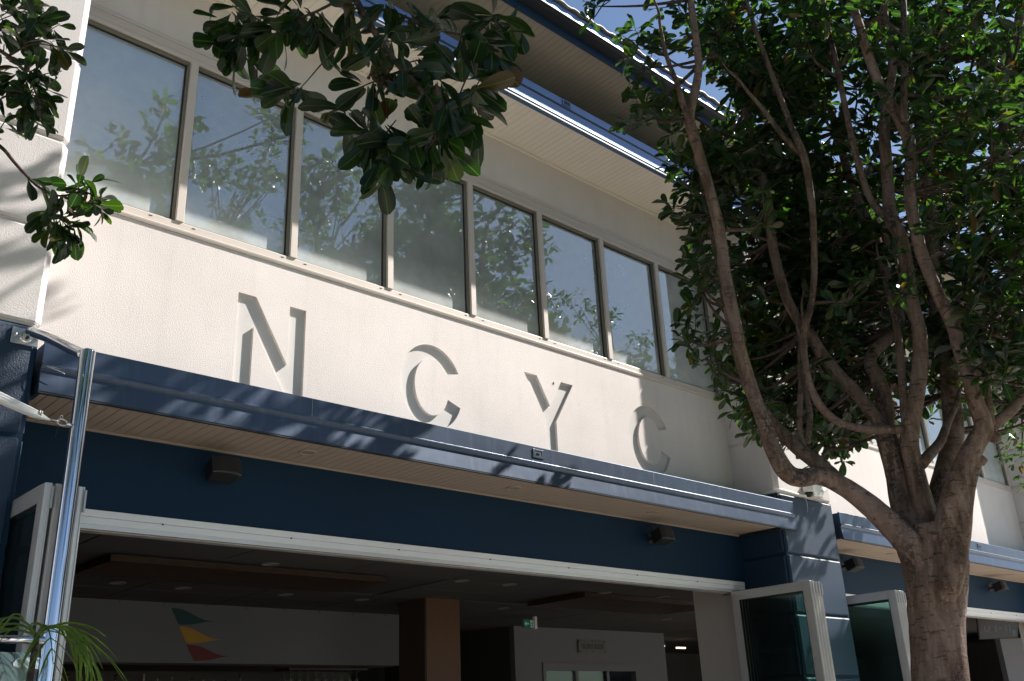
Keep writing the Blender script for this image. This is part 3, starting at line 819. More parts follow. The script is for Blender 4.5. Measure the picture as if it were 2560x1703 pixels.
# ------------------------------------------------------------------ fittings on the facade
def speaker(x, label):
    s = tag(empty('wall_speaker', (x, 5.998, 3.32)), label, 'speaker', 'speakers under the awnings')
    R_ = Matrix.Translation((x, 5.84, 3.325)) @ Matrix.Rotation(math.radians(-14), 4, 'X')
    def tr(m): m.v = [tuple(R_ @ Vector(q)) for q in m.v]; return m
    b = MB()
    prof = [(-.105, -.075), (.105, -.075), (.098, -.09), (.05, -.098), (-.05, -.098), (-.098, -.09)]
    vs = []
    for z, k in ((-.062, .94), (-.052, 1), (.052, 1), (.062, .94)):
        vs += [(px*k, py*k, z) for px, py in ((-.085, .07), (.085, .07), (.105, -.065), (.06, -.085), (-.06, -.085), (-.105, -.065))]
    fs = [tuple(range(5, -1, -1)), tuple(range(18, 24))]
    for k in range(3):
        for j in range(6): fs.append((k*6+j, k*6+(j+1) % 6, k*6+(j+1) % 6+6, k*6+j+6))
    tr(MB().add(vs, fs)).build('cabinet', M['grille'], s)
    gv = [(-.09, -.0745, -.046), (-.052, -.0875, -.046), (.052, -.0875, -.046), (.09, -.0745, -.046)]
    gv = gv+[(a, b2, .046) for a, b2, c in gv]
    tr(MB().add(gv, [(0, 1, 5, 4), (1, 2, 6, 5), (2, 3, 7, 6)])).build('grille', M['grille'], s)
    BX(x-.02, x+.02, 5.905, 5.9975, 3.31, 3.34).build('bracket', M['black'], s)
    BX(x-.035, x+.035, 5.99, 5.9978, 3.28, 3.375).build('mount_plate', M['black'], s)
    MB().tube([(x-.01, 5.93, 3.385, .003), (x+.02, 5.95, 3.44, .003), (x+.05, 5.98, 3.43, .003), (x+.055, 5.997, 3.40, .003)], 6, 3).build('cable', M['black'], s)
speaker(2.86, 'black speaker under the long awning below the letter N')
speaker(7.46, 'black speaker under the right end of the long awning')
speaker(11.12, 'black speaker under the second awning, left of the trunk')
speaker(15.45, 'black speaker under the second awning, right of the trunk')
pme = MB().lathe([(.062, 0), (.062, -.005), (.055, -.008), (.044, -.005), (.042, .002)], 20).mesh('trim_ring', M['soffit2'], smooth=True)
fme = MB().lathe([(.042, 0), (.02, .001)], 16).mesh('diffuser', M['lensglass'])
for x, lb in ((3.42, 'round downlight in the long awning soffit beside the black speaker'), (5.379, 'round downlight in the long awning soffit below the letter Y'), (7.192, 'round downlight near the right end of the long awning soffit'), (11.871, 'round downlight in the second awning soffit left of the trunk'), (15.62, 'round downlight in the second awning soffit right of the trunk')):
    r = tag(empty('soffit_downlight', (x, 5.71, ZS)), lb, 'downlight', 'downlights in the awning soffits')
    link('trim_ring', pme, r, (x, 5.71, ZS-.0005)); link('diffuser', fme, r, (x, 5.71, ZS-.003))
# small spot on the pier return
sp = tag(empty('spot_light', (9.02, 5.63, 4.575)), 'small round metal spotlight on the off-white pier return', 'light')
Rs = Matrix.Translation((9.02, 5.63, 4.575)) @ Matrix.Rotation(-math.pi/2, 4, 'Y')
MB().lathe([(.03, 0), (.03, .012), (.027, .014), (.027, .085), (.03, .087), (.03, .10), (.024, .10), (.022, .094)], 18, Rs).build('barrel', M['galv'], sp, smooth=False)
MB().lathe([(.022, .0945), (.01, .096)], 14, Rs).build('lens', M['lensglass'], sp)
# conduit and dome camera on the navy pier
cp = tag(empty('security_camera', (9.55, 5.40, 3.93)), 'white dome camera with black lens on top of the navy pier', 'camera')
MB().lathe([(.06, .07), (.065, .05), (.065, .0), (.058, -.012)], 18, Matrix.Translation((9.56, 5.40, 3.945))).build('housing', M['whiteplastic'], cp, smooth=False)
MB().lathe([(.045, 0), (.043, -.02), (.032, -.038), (.012, -.047)], 18, Matrix.Translation((9.56, 5.40, 3.93))).build('dome', M['black'], cp, smooth=True)
MB().tube([(9.56, 5.40, 3.99, .02), (9.6, 5.43, 4.0, .02), (9.66, 5.48, 4.0, .02)], 10, 3).build('arm', M['whiteplastic'], cp, smooth=True)
cb = tag(MB().tube([(8.98, 5.93, 3.875, .012), (8.98, 5.6, 3.885, .012), (9.0, 5.44, 3.90, .013), (9.2, 5.435, 3.902, .013), (9.42, 5.43, 3.89, .013), (9.5, 5.41, 3.89, .013)], 8, 3).build('conduit', M['whiteplastic'], smooth=True), 'white conduit bent round the top of the navy pier', 'pipe')
jb = tag(BX(9.62, 9.78, 5.37, 5.458, 3.90, 4.03).build('junction_box', M['whiteplastic'], bevel=0.012), 'white junction box beside the dome camera', 'box')
MB().tube([(9.78, 5.42, 3.96, .03), (9.86, 5.42, 3.97, .03), (9.95, 5.43, 4.02, .03)], 10, 3).build('pipe', M['whiteplastic'], jb, smooth=True)
MB().tube([(9.55, 5.45, 3.89, .003), (9.555, 5.44, 3.82, .003), (9.56, 5.45, 3.74, .002), (9.54, 5.452, 3.72, .002)], 5, 3).build('drip_wire', M['strap'], jb)

# ------------------------------------------------------------------ stainless sail post, arm, strap, screen
px, py, pt = 1.60, 4.90, 3.585
po = tag(empty('sail_post', (px, py, 0)), 'polished stainless steel post braced to the navy pier', 'post')
MB().lathe([(.0385, 0), (.0385, pt-.012), (.036, pt-.004), (.03, pt)], 40, Matrix.Translation((px, py, 0))).build('tube', M['steel'], po, smooth=False)
smooth_by_angle(po.children[0])
arm = MB().tube([(1.435, 5.455, 3.80, .030), (1.437, 5.36, 3.797, .030), (1.452, 5.30, 3.775, .030), (1.49, 5.20, 3.725, .030), (1.55, 5.03, 3.625, .030), (1.59, 4.93, 3.565, .030)], 24, 6).build('arm', M['steel'], po, smooth=True)
pl = BX(1.362, 1.505, 5.449, 5.4595, 3.752, 3.848).build('wall_plate', M['galv'], po, bevel=0.003)
MB().lathe([(.034, 0), (.034, .006), (.0315, .008)], 24, Matrix.Translation((1.435, 5.4485, 3.80)) @ Matrix.Rotation(math.pi/2, 4, 'X')).build('weld_collar', M['steel'], po)
for x, z in ((1.378, 3.80), (1.492, 3.80)):
    MB().lathe([(.011, 0), (.011, .010), (.006, .012), (.006, .02), (.003, .021)], 6, Matrix.Translation((x, 5.4485, z)) @ Matrix.Rotation(math.pi/2, 4, 'X')).build('bolt', M['galv'], pl)
MB().tube([(1.562, 4.885, 3.165, .009), (1.535, 4.873, 3.163, .009)], 10, 2).build('eye_bolt', M['steel'], po, smooth=True)
st = tag(empty('sail_strap', (1.3, 4.95, 3.2)), 'gathered white sail corner lashed to the steel post by a shackle', 'strap')
def ring_pts(c, u, v_, R1_, R2_, r, n=14):
    c = Vector(c); u = Vector(u).normalized(); v_ = Vector(v_).normalized()
    return [(*(c+u*R1_*math.cos(2*math.pi*k/n)+v_*R2_*math.sin(2*math.pi*k/n)), r) for k in range(n+1)]
MB().tube(ring_pts((1.512, 4.871, 3.165), (1, 0.2, 0), (0, 0, 1), .026, .016, .0048), 8, 2).build('shackle', M['galv'], st, smooth=True)
MB().tube(ring_pts((1.478, 4.872, 3.168), (1, 0.2, 0), (0, 1, .2), .022, .013, .0045), 8, 2).build('shackle', M['galv'], st, smooth=True)
MB().tube(ring_pts((1.505, 4.871, 3.192), (1, 0.2, 0), (0, 0, 1), .007, .009, .0025), 6, 2).build('pin', M['galv'], st, smooth=True)
MB().tube([(1.50, 4.87, 3.155, .002), (1.492, 4.868, 3.12, .002), (1.487, 4.866, 3.085, .002)], 5, 2).build('loose_end', M['black'], st)
rs = random.Random(3)
for k in range(6):
    dy = (k-2.5)*.006; dz = (k % 3-1)*.011
    MB().tube([(1.462, 4.872, 3.167, .004), (1.43, 4.874+dy*.3, 3.175+dz*.4, .006), (1.39, 4.878+dy, 3.187+dz, .011), (1.31, 4.89+dy, 3.215+dz*1.2, .012), (1.18, 4.91+dy, 3.262+dz*1.5, .013), (0.9, 4.95+dy, 3.36+dz*2, .016)], 7, 4, 0.15, rs).build('fold', M['strap'], st, smooth=True)
for xx_, zz_ in ((1.405, 3.183), (1.396, 3.186)):
    MB().tube(ring_pts((xx_, 4.877, zz_), (0, 1, 0), (.3, 0, 1), .022, .026, .003), 6, 2).build('whipping', M['galv'], st, smooth=True)
sr = tag(empty('glass_screen', (1.2, 4.9, 0)), 'clear glass screen under a steel rail beside the post', 'screen')
MB().tube([(-1.5, 4.89, 2.125, .019), (0.5, 4.89, 2.125, .019), (1.57, 4.89, 2.125, .019)], 20, 2).build('rail', M['steel'], sr, smooth=True)
BX(-1.5, 1.535, 4.895, 4.905, 0.15, 2.07).build('pane', M['screenglass'], sr)
cm = MB()
prof = [(.046*math.cos(a)-.005, .026*math.sin(a)) for a in np.linspace(math.pi/2, 3*math.pi/2, 10)]+[(.06, -.026), (.06, .026)]
vs = [(1.502+a, y, 2.022+b) for y in (4.883, 4.894) for a, b in prof]; n = len(prof)
cm.add(vs, [tuple(range(n)), tuple(range(2*n-1, n-1, -1))]+[(i, n+i, n+(i+1) % n, (i+1) % n) for i in range(n)])
cm.build('glass_clamp', M['steel'], sr, bevel=0.002)
# ------------------------------------------------------------------ foliage
LIMBS = {"trunk": [[6.443, 2.977, 1.521, 0.1733], [6.477, 2.945, 1.822, 0.1765], [6.508, 2.916, 2.116, 0.1725], [6.536, 2.889, 2.353, 0.1909], [6.557, 2.868, 2.553, 0.2101], [6.56, 2.866, 2.714, 0.2232], [6.554, 2.872, 2.819, 0.1872]], "A": [[6.453, 2.878, 2.489, 0.0873], [6.39, 2.906, 2.647, 0.1025], [6.296, 2.963, 2.779, 0.0882], [6.182, 3.039, 2.928, 0.0776], [6.049, 3.133, 3.065, 0.0668], [5.909, 3.234, 3.151, 0.061], [5.785, 3.32, 3.141, 0.0622], [5.7, 3.369, 3.188, 0.0637], [5.633, 3.401, 3.353, 0.0566], [5.584, 3.415, 3.55, 0.0495], [5.531, 3.433, 3.767, 0.047], [5.482, 3.447, 4.037, 0.0445], [5.46, 3.437, 4.156, 0.0431], [5.418, 3.444, 4.607, 0.0432], [5.4, 3.428, 4.951, 0.0415], [5.354, 3.44, 5.307, 0.0406], [5.302, 3.457, 5.619, 0.0395], [5.259, 3.466, 5.878, 0.0415], [5.289, 3.405, 6.098, 0.0352], [5.31, 3.353, 6.322, 0.0304], [5.294, 3.335, 6.617, 0.0291], [5.275, 3.321, 6.92, 0.026], [5.266, 3.298, 7.163, 0.021], [5.26, 3.272, 7.296, 0.0158], [5.233, 3.264, 7.433, 0.0106], [5.236, 3.23, 7.592, 0.0034]], "A_side": [[5.183, 3.406, 5.773, 0.0277], [5.109, 3.407, 5.915, 0.0245], [5.053, 3.391, 6.038, 0.0212], [4.971, 3.4, 6.262, 0.0164], [4.914, 3.385, 6.507, 0.0124], [4.871, 3.356, 6.606, 0.0093], [4.81, 3.346, 6.706, 0.0062], [4.773, 3.311, 6.824, 0.002]], "A2": [[6.234, 3.176, 3.036, 0.0568], [6.167, 3.277, 3.187, 0.0568], [6.107, 3.372, 3.326, 0.0559], [6.053, 3.461, 3.434, 0.0501], [5.991, 3.558, 3.595, 0.0444], [5.96, 3.625, 3.74, 0.0369], [5.91, 3.709, 3.958, 0.0342], [5.884, 3.772, 4.592, 0.027], [5.895, 3.798, 5.022, 0.0225], [5.905, 3.827, 5.312, 0.0176], [5.929, 3.841, 5.465, 0.0134], [5.932, 3.875, 5.622, 0.009], [5.963, 3.883, 5.801, 0.0029]], "A2up1": [[6.131, 3.454, 3.445, 0.0284], [6.146, 3.466, 3.582, 0.0239], [6.188, 3.451, 3.788, 0.0226], [6.23, 3.436, 3.964, 0.0212], [6.261, 3.433, 4.18, 0.0166], [6.294, 3.427, 4.312, 0.0125], [6.307, 3.44, 4.446, 0.0084], [6.349, 3.426, 4.6, 0.0027]], "A2up2": [[6.157, 3.429, 3.476, 0.0237], [6.228, 3.413, 3.684, 0.0225], [6.263, 3.43, 3.882, 0.0196], [6.308, 3.439, 4.122, 0.0183], [6.364, 3.437, 4.351, 0.0169], [6.419, 3.437, 4.493, 0.0128], [6.454, 3.454, 4.64, 0.0086], [6.519, 3.444, 4.807, 0.0028]], "arc": [[6.531, 2.893, 3.506, 0.0342], [6.411, 2.981, 3.504, 0.0326], [6.304, 3.056, 3.51, 0.031], [6.178, 3.148, 3.549, 0.0294], [6.086, 3.209, 3.629, 0.0295], [6.022, 3.244, 3.756, 0.0288], [5.988, 3.249, 3.908, 0.0258], [5.974, 3.235, 4.086, 0.0252], [5.98, 3.203, 4.242, 0.0238], [6.02, 3.138, 4.438, 0.024], [6.046, 3.086, 4.693, 0.0242], [6.069, 3.037, 5.102, 0.0264], [6.064, 3.015, 5.375, 0.0267], [6.042, 3.009, 5.656, 0.0287], [5.981, 3.04, 5.927, 0.0239], [5.918, 3.074, 6.309, 0.0208], [5.842, 3.119, 6.793, 0.0177], [5.801, 3.131, 7.067, 0.0143], [5.779, 3.125, 7.202, 0.0108], [5.736, 3.139, 7.34, 0.0072], [5.719, 3.128, 7.5, 0.0023]], "arc_side": [[6.097, 3.038, 5.683, 0.0255], [5.984, 3.115, 5.847, 0.0205], [5.878, 3.186, 6.084, 0.0173], [5.788, 3.243, 6.24, 0.0139], [5.728, 3.269, 6.337, 0.0104], [5.649, 3.315, 6.437, 0.007], [5.59, 3.341, 6.552, 0.0022]], "B0": [[6.585, 2.931, 2.608, 0.0821], [6.583, 2.969, 2.793, 0.0946], [6.571, 3.017, 3.0, 0.0799], [6.599, 3.026, 3.226, 0.0766], [6.617, 3.045, 3.427, 0.0761], [6.628, 3.07, 3.584, 0.0722]], "B": [[6.632, 3.067, 3.567, 0.0513], [6.61, 3.13, 3.714, 0.047], [6.568, 3.213, 3.9, 0.0477], [6.533, 3.288, 4.02, 0.0515], [6.488, 3.374, 4.224, 0.0472], [6.474, 3.43, 4.394, 0.0426], [6.477, 3.469, 4.458, 0.0412], [6.442, 3.546, 4.682, 0.0401], [6.44, 3.59, 4.95, 0.0408], [6.456, 3.617, 5.287, 0.0398], [6.494, 3.623, 5.656, 0.0406], [6.51, 3.65, 5.954, 0.0376], [6.519, 3.684, 6.307, 0.0364], [6.533, 3.713, 6.673, 0.0332], [6.552, 3.738, 7.053, 0.0299], [6.576, 3.757, 7.471, 0.0264], [6.585, 3.792, 7.856, 0.0207], [6.612, 3.808, 8.061, 0.0157], [6.615, 3.848, 8.272, 0.0106], [6.65, 3.857, 8.512, 0.0034]], "Bp": [[6.704, 3.087, 3.568, 0.0647], [6.778, 3.095, 3.805, 0.0627], [6.824, 3.13, 4.018, 0.0554], [6.867, 3.168, 4.22, 0.0478], [7.121, 3.004, 4.502, 0.0384], [7.167, 3.039, 4.816, 0.0392], [7.207, 3.08, 5.144, 0.0383], [7.242, 3.125, 5.465, 0.0391], [7.254, 3.192, 5.778, 0.038], [7.281, 3.245, 6.08, 0.0369], [7.32, 3.286, 6.555, 0.0339], [7.353, 3.334, 7.005, 0.0306], [7.395, 3.372, 7.374, 0.0271], [7.451, 3.397, 7.888, 0.0214], [7.517, 3.413, 8.12, 0.0163], [7.557, 3.453, 8.359, 0.011], [7.632, 3.46, 8.63, 0.0036]], "C": [[6.613, 2.905, 2.577, 0.0745], [6.62, 2.886, 2.768, 0.0903], [6.606, 2.887, 2.979, 0.076], [6.593, 2.887, 3.227, 0.0647], [6.589, 2.879, 3.431, 0.0653], [6.644, 2.814, 3.686, 0.0583], [6.699, 2.75, 3.948, 0.0559], [6.726, 2.712, 4.166, 0.0532], [6.724, 2.701, 4.297, 0.0503], [6.708, 2.704, 4.489, 0.0491], [6.712, 2.689, 4.739, 0.0497], [6.706, 2.682, 5.015, 0.0504], [6.666, 2.708, 5.185, 0.0507], [6.679, 2.683, 5.451, 0.0445], [6.698, 2.652, 5.745, 0.0451], [6.713, 2.626, 5.984, 0.0438], [6.768, 2.561, 6.268, 0.0391], [6.824, 2.496, 6.561, 0.0324], [6.83, 2.478, 6.887, 0.0274], [6.847, 2.449, 7.222, 0.0222], [6.858, 2.426, 7.377, 0.0168], [6.848, 2.424, 7.535, 0.0113], [6.87, 2.391, 7.717, 0.0036]], "C_thin": [[6.655, 2.685, 5.133, 0.0303], [6.574, 2.718, 5.166, 0.0268], [6.488, 2.755, 5.296, 0.0252], [6.43, 2.765, 5.553, 0.0238], [6.387, 2.761, 5.935, 0.0241], [6.356, 2.746, 6.35, 0.0228], [6.32, 2.735, 6.692, 0.0213], [6.287, 2.721, 7.043, 0.018], [6.263, 2.7, 7.17, 0.0135], [6.217, 2.698, 7.299, 0.009], [6.2, 2.67, 7.45, 0.0029]], "C2": [[6.558, 2.868, 3.537, 0.0312], [6.62, 2.876, 3.715, 0.0317], [6.688, 2.878, 3.984, 0.0307], [6.758, 2.879, 4.264, 0.0281], [6.806, 2.9, 4.495, 0.0219], [6.849, 2.927, 4.741, 0.0171], [6.902, 2.944, 4.893, 0.013], [6.934, 2.981, 5.05, 0.0088], [6.994, 2.991, 5.229, 0.0029]], "D": [[6.778, 2.927, 2.836, 0.0924], [6.929, 2.889, 3.081, 0.0867], [7.087, 2.845, 3.338, 0.0792], [7.228, 2.816, 3.59, 0.0761], [7.34, 2.816, 3.927, 0.0679], [7.448, 2.819, 4.301, 0.0646], [7.526, 2.851, 4.632, 0.0645], [7.645, 2.844, 5.145, 0.0648], [7.793, 2.809, 5.822, 0.0712], [7.931, 2.783, 6.434, 0.0698], [8.073, 2.755, 6.963, 0.0678], [8.229, 2.712, 7.315, 0.0631]], "D_r": [[8.195, 2.744, 7.14, 0.0689], [8.326, 2.642, 7.295, 0.061], [8.492, 2.506, 7.529, 0.0574], [8.663, 2.365, 7.821, 0.0539], [8.804, 2.253, 8.205, 0.0504], [8.909, 2.176, 8.549, 0.0445], [8.988, 2.124, 8.757, 0.0337], [9.042, 2.094, 8.97, 0.0227], [9.14, 2.023, 9.214, 0.0073]], "D_l": [[8.166, 2.772, 7.091, 0.0479], [8.288, 2.707, 7.418, 0.0466], [8.432, 2.621, 7.834, 0.0411], [8.584, 2.527, 8.266, 0.0375], [8.689, 2.479, 8.576, 0.0314], [8.785, 2.439, 8.805, 0.0238], [8.856, 2.422, 9.041, 0.0161], [8.971, 2.364, 9.309, 0.0052]], "D_l2": [[8.184, 2.755, 7.318, 0.0273], [8.177, 2.725, 7.712, 0.0277], [8.176, 2.691, 8.09, 0.0259], [8.169, 2.661, 8.256, 0.0195], [8.138, 2.655, 8.424, 0.0131], [8.143, 2.614, 8.62, 0.0042]], "E": [[6.431, 2.809, 2.31, 0.0784], [6.444, 2.756, 2.472, 0.1004], [6.451, 2.707, 2.693, 0.0868], [6.478, 2.641, 2.917, 0.0788], [6.542, 2.539, 3.143, 0.0707], [6.603, 2.439, 3.312, 0.0681], [6.627, 2.376, 3.409, 0.0623], [6.583, 2.376, 3.587, 0.0552], [6.549, 2.367, 3.768, 0.0495], [6.502, 2.371, 3.968, 0.0469], [6.469, 2.362, 4.083, 0.0454], [6.399, 2.387, 4.322, 0.0428], [6.334, 2.408, 4.601, 0.0433], [6.296, 2.402, 4.814, 0.0421], [6.281, 2.376, 5.101, 0.0426], [6.299, 2.318, 5.411, 0.0431], [6.26, 2.314, 5.638, 0.0435], [6.164, 2.364, 5.913, 0.0374], [6.101, 2.383, 6.212, 0.0346], [6.053, 2.387, 6.517, 0.0333], [6.011, 2.386, 6.703, 0.0302], [5.973, 2.381, 6.912, 0.0253], [5.946, 2.366, 7.03, 0.019], [5.899, 2.37, 7.151, 0.0127], [5.878, 2.349, 7.292, 0.0041]], "E_up": [[6.157, 2.262, 5.584, 0.0269], [6.18, 2.228, 5.823, 0.0256], [6.24, 2.157, 6.265, 0.0246], [6.278, 2.108, 6.666, 0.0234], [6.297, 2.077, 6.889, 0.0186], [6.314, 2.049, 7.03, 0.014], [6.31, 2.039, 7.175, 0.0094], [6.337, 2.001, 7.341, 0.003]], "E_stub": [[6.67, 2.401, 3.376, 0.0521], [6.678, 2.358, 3.351, 0.0445], [6.677, 2.323, 3.312, 0.0324]], "F": [[6.395, 2.754, 2.357, 0.0779], [6.435, 2.701, 2.52, 0.0857], [6.483, 2.639, 2.714, 0.0793], [6.537, 2.574, 2.941, 0.0613], [6.575, 2.522, 3.084, 0.0514], [6.62, 2.464, 3.199, 0.0443], [6.648, 2.423, 3.171, 0.0221]], "F_r": [[6.692, 2.381, 3.406, 0.0522], [6.716, 2.307, 3.453, 0.0417], [6.745, 2.228, 3.5, 0.0356], [6.779, 2.144, 3.578, 0.0297], [6.824, 2.049, 3.686, 0.0223], [6.85, 1.974, 3.757, 0.0167], [6.858, 1.914, 3.83, 0.0111], [6.899, 1.825, 3.913, 0.0036]], "F_up": [[6.649, 2.332, 3.417, 0.0266], [6.653, 2.313, 3.584, 0.0224], [6.658, 2.293, 3.77, 0.0196], [6.67, 2.267, 3.975, 0.0152], [6.678, 2.244, 4.084, 0.0115], [6.668, 2.239, 4.196, 0.0077], [6.685, 2.208, 4.324, 0.0025]], "R": [[7.978, 2.232, 5.624, 0.0369], [8.06, 2.132, 6.444, 0.0383], [8.107, 2.065, 6.751, 0.0426], [8.173, 1.979, 7.018, 0.045], [8.262, 1.873, 7.337, 0.0436], [8.334, 1.781, 7.616, 0.04], [8.376, 1.719, 7.77, 0.0302], [8.395, 1.678, 7.928, 0.0202], [8.455, 1.599, 8.109, 0.0065]], "D_rr": [[8.398, 2.191, 7.039, 0.0283], [8.457, 2.248, 7.251, 0.0288], [8.472, 2.345, 7.399, 0.0292], [8.451, 2.478, 7.426, 0.0295], [8.44, 2.601, 7.43, 0.0255]], "br": [[6.594, 2.833, 3.246, 0.0429], [6.729, 2.794, 3.354, 0.0374], [6.852, 2.767, 3.448, 0.0332], [6.981, 2.734, 3.611, 0.0273], [7.101, 2.709, 3.737, 0.0208], [7.205, 2.7, 3.868, 0.0141], [7.342, 2.659, 4.017, 0.0046]]}
